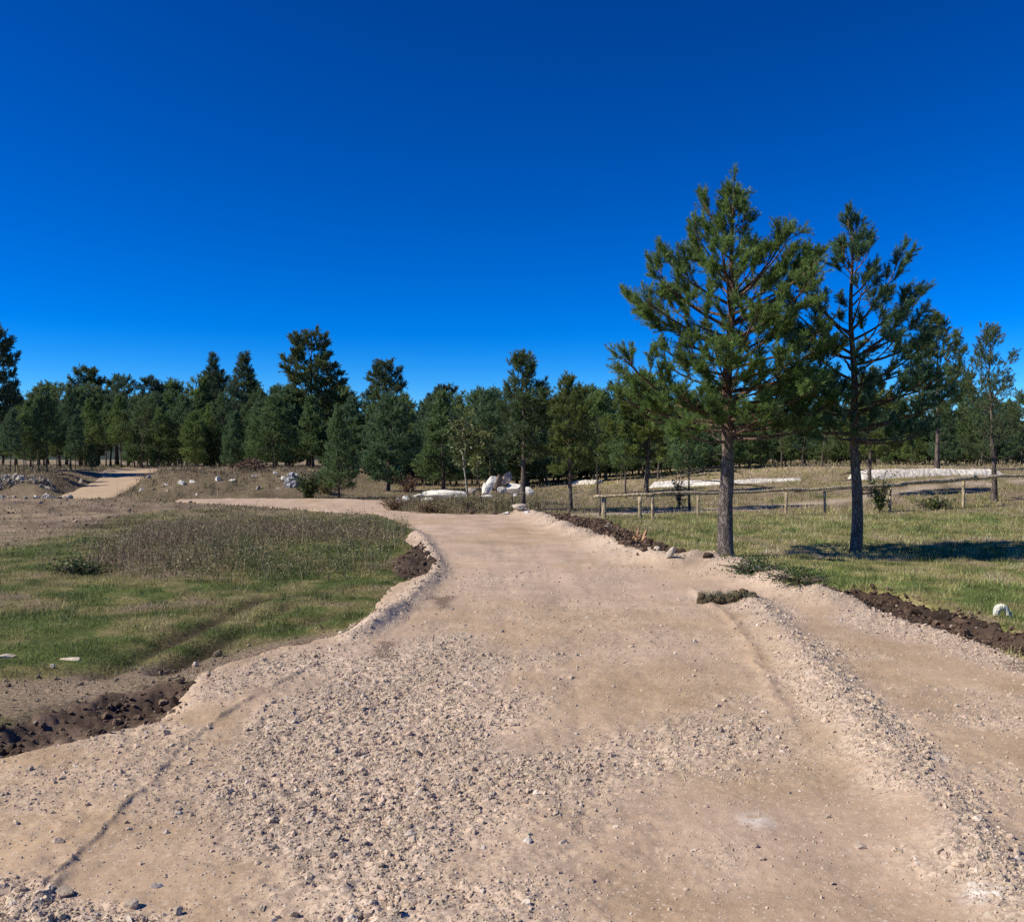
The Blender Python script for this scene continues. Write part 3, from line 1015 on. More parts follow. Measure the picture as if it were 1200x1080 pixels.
t1.location = b1; tag(t1, 'tallest nearest pine standing at the right road edge', 'tree', 'pines beside the road')
t2 = make_tree(pine(202, 5.9, .105, 1.85, P_([0, .15, .35, .5, .65, .75, .85, .95, 1], [1.2, 1.65, 1.6, 1.35, .95, .6, .36, .2, .05]),
                    11, 5, .0, .92, 3.3, .19, 50, .072, .0085, near=True, dead=7, gaps=.1, tint=(.115, .19, .075), shoot_step=.15,
                    extra=[(3.9, .1, 1.7, .8), (3.4, -.1, 1.6, .6), (2.9, .2, 1.5, .4), (3.7, PI, 1.5, .8), (2.4, PI - .4, 1.6, .1), (2.2, -.4, 1.6, .15), (2.4, -1.4, 1.4, .2), (2.0, .3, 1.5, -.05), (1.95, -1.0, 1.4, -.08), (2.1, PI + .2, 1.6, 0), (2.0, -2.3, 1.4, -.05), (2.6, -.7, 1.5, .1), (2.3, -1.9, 1.4, .05)]), bark='bark')
t2.location = b2; tag(t2, 'second pine with shaded black trunk in the meadow', 'tree', 'pines beside the road')

# ---- mid-distance and far designs
TINT_A, TINT_B, TINT_C = (.135, .205, .088), (.17, .21, .05), (.085, .125, .066)
DES = {}


def design(key, *a, bark='barkfar', **k):
    root = make_tree(pine(*a, **k), bark=bark)
    DES[key] = [root, a[1] + a[9 if False else 10] * 1.0, False]


cone = P_([0, .1, .3, .6, .85, 1], [.95, 1.3, 1.2, .75, .3, .03])
egg = P_([0, .15, .4, .7, .9, 1], [.95, 1.4, 1.4, 1.0, .45, .06])
for i in range(4):
    design('full%d' % i, 300 + i, 5.0, .09, .35, (cone, egg)[i % 2], 13, 7, .0, .75, 4.6, .30, 24, .12, .03, shoot_step=.22, tint=TINT_A)
for i in range(4):
    design('stem%d' % i, 320 + i, 6.0, .08, 1.9, (egg, cone)[i % 2], 11, 6, .1, .8, 4.6, .30, 24, .12, .03, shoot_step=.22, tint=TINT_A, dead=5)
for i in range(3):
    design('loose%d' % i, 340 + i, 5.0, .10, 1.35, P_([0, .15, .4, .6, .8, 1], [.7, 1.1, 1.15, .9, .6, .12]), 10, 5, .2, .95, 6.0, .22, 26, .13, .021, shoot_step=.16,
           tint=(.125, .165, .055), gaps=.12, dead=4)
design('sparse', 352, 5.0, .09, 1.0, P_([0, .15, .4, .6, .8, 1], [.8, 1.1, 1.05, .8, .5, .1]), 12, 5, .2, 1.0, 4.4, .2, 24, .09, .016, shoot_step=.2, tint=(.085, .125, .075), gaps=.14, dead=6)
design('yellow', 350, 5.0, .10, 1.35, P_([0, .15, .4, .6, .8, 1], [.9, 1.4, 1.4, 1.1, .7, .12]), 10, 6, .2, .95, 6.0, .22, 26, .13, .024, shoot_step=.16, tint=TINT_B, gaps=.08, dead=4)
tallp = P_([0, .1, .3, .55, .75, .9, 1], [1.0, 1.9, 2.5, 2.2, 1.8, 1.2, .4])
broad = P_([0, .1, .3, .55, .75, .9, 1], [2.4, 3.4, 3.3, 2.7, 2.1, 1.4, .5])
for i in range(3):
    design('old%d' % i, 360 + i, 12.0, .22, (3.2, 4.2, 4.2)[i], (broad, tallp, tallp)[i], 15, 6, -.05, .55, 4.0, .5, 26, .2, .055, shoot_step=.36, tint=TINT_C, top_flat=True, tip_up=.35, gaps=.16, bend=.5, dead=6)
for i in range(2):
    design('spire%d' % i, 380 + i, 13.0, .2, 3.0, P_([0, .2, .5, .75, .92, 1], [2.2, 2.4, 1.7, .95, .3, .05]), 20, 6, -.12, .5, 4.0, .46, 24, .2, .05, shoot_step=.34, tint=TINT_C,
           gaps=.1, tip_up=.25)


def place(key, px, d, top, label, group, wf=1.0, rz=None, name=None):
    root, H, used = DES[key]
    if used:
        root = copy_tree(root)
    DES[key][2] = True
    x = (px - CX) / F * d
    z = float(terrain(x, d, False))
    h = CZ + (HY - top) / F * d - z
    s = h / H
    root.location = (x, d, z - .02)
    root.scale = (s * wf, s * wf, s)
    root.rotation_euler = (0, 0, rng.uniform(0, 6.28) if rz is None else rz)
    return tag(root, label, 'tree', group)


for i in range(3):
    design('rag%d' % i, 395 + i, 7.0, .1, (1.2, .8, 1.8)[i], P_([0, .2, .45, .7, .9, 1], [1.1, 1.7, 1.8, 1.4, .8, .1]), 9, 5, .05, .85, 4.2, .34, 24, .14, .034, shoot_step=.24,
           tint=((.12, .17, .07), (.14, .195, .075), (.10, .15, .08))[i], gaps=.3, dead=6, bend=.5)
FULL = ['full0', 'full1', 'full2', 'full3']; STEM = ['stem0', 'stem1', 'stem2', 'stem3']
RAG = ['rag0', 'rag1', 'rag2']


# trees one can pick out
PB = 'pines beside the road'
MID = 'scattered meadow pines'
place('loose0', 612, 29.3, 419, 'slim pine at the far right corner of the road, reddish trunk', MID, 1.05)
place('loose1', 668, 28.4, 445, 'thin dark-stemmed pine next right of the red-stemmed corner pine', MID, .95)
place('stem0', 700, 41, 462, 'small dark pine far behind the left fence end', MID, 1.0)
place('stem1', 733, 38, 478, 'short pine with thin pale stem behind the fence', MID, .9)
place('yellow', 757, 38, 440, 'bright yellowish pine with leaning grey stem behind fence', MID, 1.15)
place('stem2', 808, 29.6, 462, 'pine sapling hidden behind the tallest pine, brown leaves hanging beside it', MID, .85)
place('loose2', 1019, 33, 430, 'pine just behind the black-trunked pine, bush at its foot', MID, .95)
place('loose1', 1098, 46, 372, 'tall green pine behind the fence between two nearer pines', MID, .85)
place('sparse', 1165, 30.5, 384, 'grey-stemmed sparse pine standing at the fence, furthest right', MID, .95)
place('full0', 397, 38.6, 478, 'lone dark pine at the far bend beside sandy road', MID, .78)
place('full1', 455, 47, 466, 'broad bushy pine behind the road bend', MID, 1.15)
place('full2', 520, 50, 462, 'wide rounded pine behind the birch sapling', MID, 1.15)
place('full3', 575, 53, 458, 'dense pine behind the white stone pile', MID, 1.0)
place('full0', 640, 54, 470, 'dense pine right of the white stone pile', MID, 1.0)
place('full2', 272, 57, 494, 'small round pine by the brush heap on bank', MID, .85)
place('full3', 228, 60, 483, 'small cone-shaped pine at the forest edge left of brush heap', MID, .85)
place('stem3', 12, 45, 480, 'thin-stemmed young pine by the white rubble', MID, .9)
place('stem0', 28, 47, 486, 'slender young pine right beside another by the rubble', MID, .8)
place('full1', 108, 57, 522, 'tiny dark conifer beside the shaded track', MID, .9)

OLD = 'tall old pines rising above the forest'
place('old0', 365, 74, 388, 'tallest old pine rising in the middle of forest, bare lower trunk', OLD, 1.0, 1.0)
place('old1', 450, 82, 425, 'old flat-topped pine showing above the bushy ones at bend', OLD, 1.05)
place('old2', 525, 84, 452, 'low dark rounded old crown above the forest centre', OLD, 1.2)
place('spire0', 250, 84, 413, 'left of two dark spire-like conifers above the forest', OLD, .85)
place('spire1', 287, 78, 412, 'right of two dark spire-like conifers, darker and broader', OLD, .95)
place('old1', -6, 50, 384, 'large dark old pine cut by the left picture edge', OLD, .8, 2.0)
place('old2', 100, 80, 431, 'old broad-crowned pine above the left forest', OLD, 1.0)
place('old0', 138, 88, 441, 'second old broad crown above the left forest', OLD, .9, 3.0)
place('old1', 178, 88, 444, 'thin-crowned old pine above left forest beside the spires', OLD, .9)

# the forest rank by rank
def rank(x0, x1, step, d0, d1, top0, top1, keys, label, group, wf=1.0, seed=0):
    r = np.random.default_rng(seed)
    px = x0
    while px < x1:
        place(keys[int(r.integers(len(keys)))], px + r.uniform(-.3, .3) * step, r.uniform(d0, d1), top0 + (top1 - top0) * (r.uniform(-.45, 1.15)), label, group, wf * r.uniform(.85, 1.15), r.uniform(0, 6.28))
        px += step


rank(28, 92, 9, 50, 57, 466, 490, STEM, 'young pine in the dark crowded clump left of side track', 'dark clump left of the track', .75, 1)
rank(95, 335, 15, 60, 68, 468, 496, STEM + FULL[:2] + RAG[:1], 'young bare-stemmed pine in the front rank behind the stony bank', 'front rank behind the bank', .95, 2)
rank(20, 345, 16, 70, 78, 452, 476, FULL + RAG + RAG, 'pine in the second rank of the left forest', 'second rank left', 1.05, 3)
rank(-20, 420, 20, 84, 96, 446, 466, FULL[:2] + RAG, 'dark pine at the back of the left forest', 'back rank left', 1.25, 4)
rank(-330, -20, 24, 72, 88, 450, 476, FULL + RAG, 'forest pine running on past the left picture edge', 'forest beyond the left edge', 1.2, 12)
rank(170, 345, 13, 64, 72, 503, 528, FULL, 'low bushy young pine under the left forest', 'understory left', 1.2, 13)
rank(300, 440, 22, 56, 66, 474, 500, FULL, 'bushy pine in the shade below the tallest old pine', 'bushy pines under the old pine', 1.0, 5)
rank(415, 720, 20, 54, 62, 464, 484, FULL + RAG[:2], 'dense pine in the middle forest behind the white stones', 'middle forest front', 1.1, 6)
rank(430, 760, 22, 68, 80, 458, 472, FULL[1:3] + RAG, 'pine deeper in the middle forest', 'middle forest back', 1.2, 7)
rank(690, 1230, 21, 52, 60, 466, 486, FULL + RAG, 'pine in the front of the right forest behind the white banks', 'right forest front', 1.05, 8)
rank(700, 1260, 24, 66, 78, 458, 476, FULL[:2] + RAG, 'pine at the back of the right forest', 'right forest back', 1.25, 9)

rank(690, 1240, 12, 57, 62, 502, 524, FULL, 'low bushy young pine under the right forest edge', 'understory right', 1.3, 10)
rank(425, 700, 15, 56, 62, 504, 526, FULL, 'low bushy young pine under the middle forest', 'understory middle', 1.2, 11)

# trees just left of the frame that throw their shade across the track
for px, d, top in ((-60, 52, 420), (-110, 48, 430), (-70, 60, 430), (-150, 54, 420), (-200, 50, 440)):
    place('stem%d' % (int(px) % 4), px, d, top, 'pine beyond the left picture edge shading the side track', 'pines shading the track', 1.2)


# ------------------------------------------------------------------ broadleaf saplings and shrubs
def leafy(seed, stems, leaf_n, spread, hgt, leaf, cols, r0=.012, trunk=None, crown=None, hang=0.0):
    """returns wood Acc and leaves Acc; stems fan from the base, or a trunk with a crown (z0, z1, radius)"""
    r = np.random.default_rng(seed); wood = Acc(); lv = Acc(); tips = []
    if trunk:
        k = 9; t = np.linspace(0, 1, k)
        pts = np.stack([.08 * np.sin(t * 5 + seed), .05 * np.cos(t * 4 + seed), t * hgt], 1)
        tube(wood, pts, r0 * (1 - .8 * t) + .004, 7, rough=.1, r=r)
        for q in range(stems):
            z = r.uniform(crown[0], crown[1]); a = r.uniform(0, 6.28); i = z / hgt
            p = np.array([np.interp(i, t, pts[:, 0]), np.interp(i, t, pts[:, 1]), z])
            L = crown[2] * r.uniform(.4, 1.0); dv = np.array([math.cos(a), math.sin(a), r.uniform(.3, 1.1)])
            P = np.stack([p, p + dv * L * .5, p + dv * L + np.array([0, 0, -hang * L])])
            tube(wood, P, [r0 * .35, r0 * .22, .002], 4)
            for _ in range(leaf_n):
                u = r.uniform(.25, 1.05); tips.append(p + dv * L * u + r.normal(0, .07, 3) - np.array([0, 0, hang * L * u]))
    else:
        for q in range(stems):
            a = r.uniform(0, 6.28); sp = spread * r.uniform(.2, 1); h = hgt * r.uniform(.5, 1.05)
            P = np.array([[0, 0, 0], [math.cos(a) * sp * .35, math.sin(a) * sp * .35, h * .55], [math.cos(a) * sp, math.sin(a) * sp, h]])
            tube(wood, P, [r0, r0 * .7, .002], 4)
            for _ in range(leaf_n):
                u = r.uniform(.15, 1.05)
                tips.append(P[1] * (2 * u) * (u < .5) + (P[1] + (P[2] - P[1]) * (2 * u - 1)) * (u >= .5) + r.normal(0, .12 * spread + .02, 3))
    tips = np.array(tips); tips[:, 2] = np.maximum(tips[:, 2], .02)
    m = len(tips)
    d1 = nrm(r.normal(size=(m, 3))) * leaf * r.uniform(.6, 1.2, (m, 1)); d2 = nrm(np.cross(d1, r.normal(size=(m, 3)))) * leaf * .5
    V = np.stack([tips - d1, tips + d2, tips + d1, tips - d2], 1).reshape(-1, 3)
    c = np.array(cols)[r.integers(len(cols), size=m)] * r.uniform(.65, 1.35, (m, 1))
    lv.add(V, None, np.arange(m * 4).reshape(-1, 4), np.repeat(c, 4, axis=0))
    return wood, lv


def plant(name, px, py, args, label, cat, bark='barkfar', stem='stem', scale=1.0, dxyz=(0, 0, 0)):
    p = at(px, py)
    root = empty(name, (p[0] + dxyz[0], p[1] + dxyz[1], p[2] + dxyz[2]), label, cat)
    wood, lv = leafy(**args)
    wood.build(stem, M[bark], root, True); lv.build('foliage', M['leaf'], root)
    root.scale = (scale,) * 3
    return root


YG = [(.16, .18, .05), (.12, .15, .045), (.20, .18, .06)]
DG = [(.045, .075, .025), (.06, .09, .03), (.035, .06, .022)]
BR = [(.20, .13, .07), (.26, .19, .10), (.16, .11, .06)]
plant('birch_sapling', 545, 598, dict(seed=1, stems=34, leaf_n=26, spread=.5, hgt=2.75, leaf=.075, cols=YG, r0=.035, trunk=True, crown=(1.2, 2.7, .62)),
      'young birch with pale stem and yellow-green leaves at road end', 'tree', 'palebark', 'trunk')
plant('birch_sapling', 562, 592, dict(seed=2, stems=30, leaf_n=22, spread=.5, hgt=2.5, leaf=.075, cols=YG, r0=.022, trunk=True, crown=(1.1, 2.4, .6)),
      'thinner second sapling just right of the pale-stemmed birch', 'tree', 'barkfar', 'trunk')
plant('leafy_bush', 548, 599, dict(seed=3, stems=26, leaf_n=14, spread=.55, hgt=.55, leaf=.04, cols=YG + BR), 'low yellow-green bush around the birch foot', 'shrub')
plant('juniper_shrub', 883, 672, dict(seed=4, stems=70, leaf_n=26, spread=.55, hgt=.11, leaf=.02, cols=DG + YG), 'low dark green shrub at the foot of tallest pine', 'shrub')
plant('juniper_shrub', 935, 683, dict(seed=14, stems=60, leaf_n=24, spread=.5, hgt=.10, leaf=.018, cols=DG + YG), 'lower grassy shrub right of the one at tallest pine', 'shrub')
plant('climber_bush', 1031, 600, dict(seed=5, stems=40, leaf_n=16, spread=.42, hgt=1.15, leaf=.05, cols=DG + [(.13, .12, .06)]), 'straggly leafy bush growing through the fence', 'shrub')
plant('withered_bush', 796, 598, dict(seed=6, stems=16, leaf_n=14, spread=.35, hgt=1.25, leaf=.06, cols=BR + [(.32, .28, .16)]), 'withered brown-leaved bush behind the fence left of tallest pine', 'shrub')
plant('green_shrub', 362, 584, dict(seed=7, stems=60, leaf_n=20, spread=.7, hgt=1.0, leaf=.07, cols=DG), 'dark rounded shrub at the bank foot beside pale heap', 'shrub')
plant('dry_shrub', 382, 581, dict(seed=8, stems=40, leaf_n=14, spread=.8, hgt=.9, leaf=.06, cols=BR + YG), 'dry straw coloured shrub by the lone dark pine', 'shrub')
plant('russet_shrub', 478, 578, dict(seed=9, stems=40, leaf_n=14, spread=.7, hgt=.8, leaf=.06, cols=[(.17, .08, .05), (.13, .08, .05)]), 'russet shrub under the pines left of long white slab', 'shrub')
plant('green_shrub', 1095, 596, dict(seed=12, stems=60, leaf_n=14, spread=.75, hgt=.22, leaf=.045, cols=DG + YG), 'low dark hedge-like shrub under right part of fence', 'shrub')
plant('dark_weed', 95, 672, dict(seed=13, stems=50, leaf_n=20, spread=.5, hgt=.12, leaf=.022, cols=DG), 'dark green weed patch at the left end of the mound', 'weed')
plant('heather_shrub', 462, 598, dict(seed=15, stems=50, leaf_n=16, spread=.55, hgt=.36, leaf=.035, cols=BR), 'brown heathery shrub at the inner corner of bend', 'shrub')
plant('heather_shrub', 505, 601, dict(seed=16, stems=60, leaf_n=16, spread=.75, hgt=.30, leaf=.035, cols=BR), 'brown heathery shrub along the far road edge below slab', 'shrub')

# ------------------------------------------------------------------ fence of rough poles
def fence():
    P0 = at(860, 603)
    root = empty('pole_fence', P0, 'rustic fence of crooked peeled poles on short posts', 'fence')
    P0 = np.array(P0)
    r = np.random.default_rng(31)
    posts = [(708, 607, 583, .07), (750, 608, 582, .055), (765, 608, 580, .045), (818, 604, 579, .04), (921, 603, 577, .045), (967, 602, 575, .04), (1042, 599, 569, .045), (1129, 594, 562.5, .05), (1210, 590, 558, .045)]
    tops = []
    for i, (px, py, ty, w) in enumerate(posts):
        b = np.array(at(px, py)); h = (py - ty) / F * b[1]
        tops.append(b + np.array([0, 0, h]))
        a = Acc()
        lean = r.normal(0, .02, 2)
        k = 6; s = np.linspace(0, 1, k)
        pts = np.stack([lean[0] * s, lean[1] * s, -.2 + s * (h + .2)], 1) + b - P0
        tube(a, pts, np.full(k, w * 1.0), 9, cap=True, rough=.16, r=r)
        a.build('post', M['wood'], root, True)

    def rail(p, q, w0, w1, sag=.02, lift=.03):
        a = Acc(); k = 16; s = np.linspace(0, 1, k)
        pts = p + (q - p) * s[:, None]
        pts[:, 2] += lift + sag * np.sin(s * 7 + r.uniform(0, 6)) + .4 * sag * np.sin(s * 19 + r.uniform(0, 6))
        pts[:, 1] += sag * np.sin(s * 5 + r.uniform(0, 6)) - .05
        tube(a, pts - P0, 1.25 * (w0 + (w1 - w0) * s) + .004 * r.normal(size=k), 8, cap=True, rough=.12, r=r)
        a.build('rail', M['wood'], root, True)
    left = tops[0] + np.array([-.3, .02, .0])
    rail(left, tops[2] + np.array([.05, 0, 0]), .032, .03, .008)
    rail(tops[2], tops[5] + np.array([-.4, 0, 0]), .03, .036, .02)
    rail(tops[4] + np.array([.25, 0, .02]), tops[6] + np.array([.5, 0, 0.03]), .028, .045, .02)
    rail(tops[6] + np.array([.35, 0, .02]), tops[7] + np.array([.35, 0, .05]), .05, .065, .012)
    rail(tops[7] + np.array([.2, 0, .03]), tops[8] + np.array([1.5, .3, .03]), .04, .03, .03)


fence()


def wire_fence():
    a0 = np.array(at(600, 600)); root = empty('wire_fence', tuple(a0), 'thin fence wire strung past red-stemmed corner pine', 'fence')
    pts = [(600, 600, 577), (612, 600, 577), (703, 604, 576)]
    P = []
    for i, (px, py, ty) in enumerate(pts):
        b = np.array(at(px, py)); h = (py - ty) / F * b[1]; P.append(b + np.array([0, 0, h]))
        if i != 1:
            a = Acc(); s = np.linspace(0, 1, 4)
            tube(a, np.stack([0 * s, 0 * s, -.15 + s * (h + .18)], 1) + b - a0, np.full(4, .025), 7, cap=True)
            a.build('post', M['barkfar'], root, True)
    P = np.array(P); s = np.linspace(0, 2, 30)
    Q = np.stack([np.interp(s, [0, 1, 2], P[:, k]) for k in range(3)], 1); Q[:, 2] -= .02 * np.sin(np.pi * (s % 1))
    a = Acc(); tube(a, Q - a0, np.full(30, .007), 5, col=(.25, .22, .18)); a.build('wire', M['rock'], root, True)


wire_fence()

# ------------------------------------------------------------------ stones, slabs, heaps
WHITE, CREAM, GREY, BROWN = (.68, .64, .57), (.50, .42, .33), (.36, .32, .27), (.24, .17, .13)


def rock(px, py, wpx, hpx, label, col=WHITE, name='stone', cat='stone', group=None, deep=.8, rot=(0, 0), seed=None, boxy=False, sink=.12, cuts=9, lift=0, dy=0, rz=0):
    p = at(px, py); s = p[1] / F
    seed = int(px * 7 + py * 3) if seed is None else seed
    r = np.random.default_rng(seed)
    w, h = wpx * s / 2, hpx * s / 2
    V, T = rock_arr(r, w, w * deep, h * 1.1, cuts, boxy=boxy)
    cx, sx = math.cos(rot[1]), math.sin(rot[1]); ca, sa = math.cos(rot[0]), math.sin(rot[0])
    V = V @ np.array([[1, 0, 0], [0, ca, sa], [0, -sa, ca]]) @ np.array([[cx, 0, -sx], [0, 1, 0], [sx, 0, cx]])
    c = np.array(col)[None] * (1 + .25 * (vnoise(V[:, 0] / w * 2, V[:, 2] / h * 2, seed) - .5))[:, None]
    V[:, 2] -= V[:, 2].min() + sink * h * 2
    o = mk(name, V, T, None, M['rock'], None, np.clip(c, 0, .8))
    o.location = (p[0], p[1] + w * deep * .6 + dy, p[2] + lift); o.rotation_euler = (0, 0, rz)
    return tag(o, label, cat, group)


# roadside
rock(786, 656, 9, 19, 'upright pointed pale stone on the right verge by soil strip', CREAM, rot=(0, .5))
rock(770, 646, 9, 6, 'small cream stone lying behind the dark soil strip', CREAM)
rock(889, 672, 13, 9, 'white stone lying in the dark shrub by tallest pine', WHITE)
rock(904, 669, 13, 6, 'flat white stone right beside another in the shrub', WHITE)
rock(863, 673, 6, 7, 'tiny white stone at the gravel edge below tallest pine', WHITE)
rock(829, 655, 17, 8, 'dark soil lump on the gravel ridge left of tallest pine', (.07, .045, .03), 'soil_lump', 'soil')
rock(82, 773, 36, 7, 'long flat pale stone lying in the left grass', CREAM, deep=.35, sink=.4, cuts=16)
rock(4, 771, 34, 7, 'flat pale stone in the left grass at picture edge', CREAM, deep=.35, sink=.4, cuts=16)
rock(60, 783, 8, 5, 'small pale stone below the long flat ones in grass', CREAM)
rock(609, 599, 22, 11, 'cream boulder at the foot of red-stemmed corner pine', CREAM)
rock(617, 602, 8, 5, 'small bright stone in front of the cream boulder', WHITE)
rock(594, 603, 12, 5, 'low white stone left of cream boulder at road end', WHITE)
rock(553, 603, 9, 6, 'small dark stone at the road end below birch', (.10, .07, .05))
rock(580, 603, 10, 4, 'flat dark stone between birch and cream boulder', (.12, .09, .07))
rock(228, 781, 7, 7, 'pale pebble on bare earth at left verge', CREAM)
rock(1165, 1000, 19, 15, 'largest pale cobble at right end of the gravel band', (.52, .45, .37), 'cobble', 'stone')
rock(1126, 998, 11, 11, 'pale cobble left of the largest one in gravel band', (.50, .43, .35), 'cobble', 'stone')
rock(1147, 986, 16, 9, 'flat cobble above the largest one in gravel band', (.48, .41, .33), 'cobble', 'stone')
rock(1168, 1032, 16, 16, 'tall cobble below the largest one in gravel band', (.46, .39, .32), 'cobble', 'stone')
rock(1183, 1031, 12, 7, 'small cobble right of the tall one in gravel band', (.50, .42, .34), 'cobble', 'stone')
rock(618, 993, 14, 10, 'bright pale cobble in the middle of road', (.62, .55, .47), 'cobble', 'stone')
rock(660, 992, 12, 9, 'yellowish cobble right of the bright one mid road', (.52, .43, .33), 'cobble', 'stone')
rock(152, 1068, 17, 16, 'grey cobble in the gravel patch at lower left', (.45, .36, .27), 'cobble', 'stone')
rock(70, 1056, 26, 14, 'broad grey cobble in the lower left gravel patch', (.45, .36, .27), 'cobble', 'stone')
rock(208, 1073, 14, 12, 'cobble at the right end of lower left gravel', (.45, .36, .27), 'cobble', 'stone')
rock(194, 978, 9, 8, 'single pale cobble on the smooth lane left', (.56, .46, .37), 'cobble', 'stone')

# curled white stone by the right ditch: an arched piece with a knob at its end
def curled():
    p = at(1174, 722); s = p[1] / F
    a = Acc(); r = np.random.default_rng(3)
    t = np.linspace(0, 1, 14); ang = PI * (1.05 - 1.15 * t)
    pts = np.stack([np.cos(ang) * 6.5, .8 * np.sin(t * 6), np.maximum(np.sin(ang), -.1) * 9 + 2], 1) * s
    tube(a, pts, (3.2 + .9 * np.sin(t * 5)) * s, 10, (.60, .59, .48), True, .25, r)
    V, T = rock_arr(np.random.default_rng(4), 3.6 * s, 3 * s, 4.2 * s, 7); V = V + np.array([8.5, 0, 1.6]) * s
    a.add(V, T, None, (.60, .59, .48))
    o = a.build('curled_stone', M['rock'], None, False); o.location = p
    tag(o, 'curled white stone on the grass above the right ditch', 'stone')


curled()


def sod():
    p = at(853, 708); r = np.random.default_rng(6)
    p = (p[0], p[1], p[2] + .01); root = empty('sod_clump', p, 'torn grassy sod lying on the right side of road', 'sod')
    a = Acc(); g = Acc()
    for i, x in enumerate(np.linspace(-.27, .27, 7)):
        V, T = rock_arr(r, .075, .08, .065 + .04 * r.random(), 5, .3); off = np.array([x, r.normal(0, .03), .035 + .01 * (i > 2)])
        a.add(V + off, T, None, np.array([.13, .10, .06]) * r.uniform(.6, 1.2))
    a.build('root_ball', M['soil'], root)
    m = 900
    P = np.stack([r.uniform(-.3, .3, m), r.normal(0, .05, m), r.uniform(.02, .11, m)], 1)
    V, T, Q, C = blades(P, r.uniform(.04, .1, m), np.full(m, .005), r.uniform(.4, 1.3, m), r, np.array([.25, .22, .11]) * r.uniform(.5, 1.5, (m, 1)))
    g.add(V, T, Q, C); g.build('grass_tuft', M['grass'], root)


sod()


def stump():
    p = at(745, 634); r = np.random.default_rng(16); a = Acc()
    for q in range(9):
        x, y = r.normal(0, .06, 2); h = r.uniform(.10, .32)
        tube(a, np.array([[x, y, -.05], [x * 1.3 + .02, y * 1.3, h * .6], [x * 1.7 + r.normal(0, .05), y * 1.6, h]]), [.04, .03, .004], 5, (.42, .25, .14), True, .2, r)
    o = a.build('broken_stump', M['rock'], None); o.location = p
    tag(o, 'splintered orange-brown wood stub behind the dark soil strip', 'stump')


stump()

# white stone pile
PILE = 'stones of the white pile'
rock(569, 581.5, 14, 21, 'left upright white boulder of the pile, rounded', WHITE, 'boulder', 'boulder', PILE, .7, (0, .25), 1, rz=-.4)
rock(575, 579, 13, 28, 'tallest white boulder in the pile, leaning right', WHITE, 'boulder', 'boulder', PILE, .6, (0, .45), 2, dy=.3, rz=-.4)
rock(584, 577, 10, 26, 'brown slab standing on edge in the pile', BROWN, 'stone_slab', 'boulder', PILE, 1.2, (0, .5), 3, True, dy=.2, rz=-.3)
rock(591, 574, 18, 14, 'grey-brown slab tilted over the pile top', (.36, .29, .25), 'stone_slab', 'boulder', PILE, 1.0, (0, -.35), 4, True, dy=.5, lift=.3, rz=-.3)
rock(588, 579.5, 15, 11, 'grey and white boulder in the front middle of pile', (.52, .50, .47), 'boulder', 'boulder', PILE, .8, (0, .2), 5)
rock(600, 577, 24, 13, 'broad white boulder at the right middle of pile', WHITE, 'boulder', 'boulder', PILE, .8, (.2, -.1), 6, dy=.3, rz=-.4)
rock(603, 580, 20, 8, 'dark low block beneath the broad white boulder', (.16, .14, .13), 'boulder', 'boulder', PILE, .8, (0, 0), 7, True)
rock(618, 580, 20, 12, 'white boulder at the right end of pile behind the corner pine', WHITE, 'boulder', 'boulder', PILE, .8, (0, .15), 8, rz=-.5)
rock(570, 583, 16, 4, 'flat white slab lying before the pile, left', WHITE, 'stone_slab', 'boulder', PILE, .5, (0, -.1), 9, True)
rock(603, 583, 9, 5, 'small white stone lying before the pile, right', WHITE, 'stone', 'stone', PILE, .8, (0, 0), 10)
rock(553, 579.5, 14, 8, 'cream stone between the long slab and the pile', CREAM, 'stone', 'stone', PILE, .8, (0, 0), 12)
# long slab with rubble at its left end
rock(520, 584, 62, 13, 'long low white block lying left of the stone pile', WHITE, 'stone_block', 'block', None, .22, (0, .05), 21, True, cuts=7, rz=-.3)
for i, (px, py, w, h, lab) in enumerate(((476, 588, 12, 8, 'leftmost white rubble stone beside long white block'), (489, 586, 16, 8, 'white rubble stone at the left end of long block'),
                                         (500, 588, 16, 6, 'low white rubble stone in front of the long block'), (466, 590, 9, 7, 'small grey rubble stone near road bend'),
                                         (456, 592, 10, 7, 'small grey-white rubble stone nearest the bend'))):
    rock(px, py, w, h, lab, WHITE if i < 3 else GREY, 'rubble_stone', 'stone', 'rubble by the long block', .8, (0, 0), 40 + i)

BK = 'stones on the far bank'
for i, (px, py, w, h, lab) in enumerate(((212, 571, 13, 9, 'largest white stone on the bank beside the track'), (224, 569, 10, 7, 'white stone right of the largest on the bank'),
                                         (193, 571, 8, 5, 'flat white stone on the bank left of the largest'), (196, 579, 5, 5, 'small white stone low on the bank'),
                                         (230, 582, 6, 5, 'white stone at the bank foot by sandy strip'), (254, 565, 8, 7, 'rounded white stone alone on bank middle'),
                                         (272, 565, 12, 5, 'flat white stone right of the rounded one'), (298, 561, 11, 5, 'flat white stone high on the bank by brush heap'),
                                         (322, 556, 9, 4, 'white stone on the bank top near pines'), (332, 563, 8, 6, 'cream stone left of the bluish heap'),
                                         (302, 577, 9, 7, 'brown stone on lower bank below brush heap'), (174, 561, 7, 5, 'white stone at the top of bank by track'),
                                         (165, 578, 14, 9, 'grey stone at the bank nose beside track'), (178, 577, 12, 9, 'dark stone at the bank nose beside track'),
                                         (326, 576, 8, 5, 'grey stone low on the right bank'), (94, 568, 5, 8, 'upright white stone left of the side track'))):
    rock(px, py, w, h, lab, (WHITE, WHITE, WHITE, CREAM)[i % 4] if i not in (10, 12, 13, 14) else (GREY if i != 13 else (.13, .10, .08)), 'bank_stone', 'stone', BK, .8, (0, 0), 60 + i)


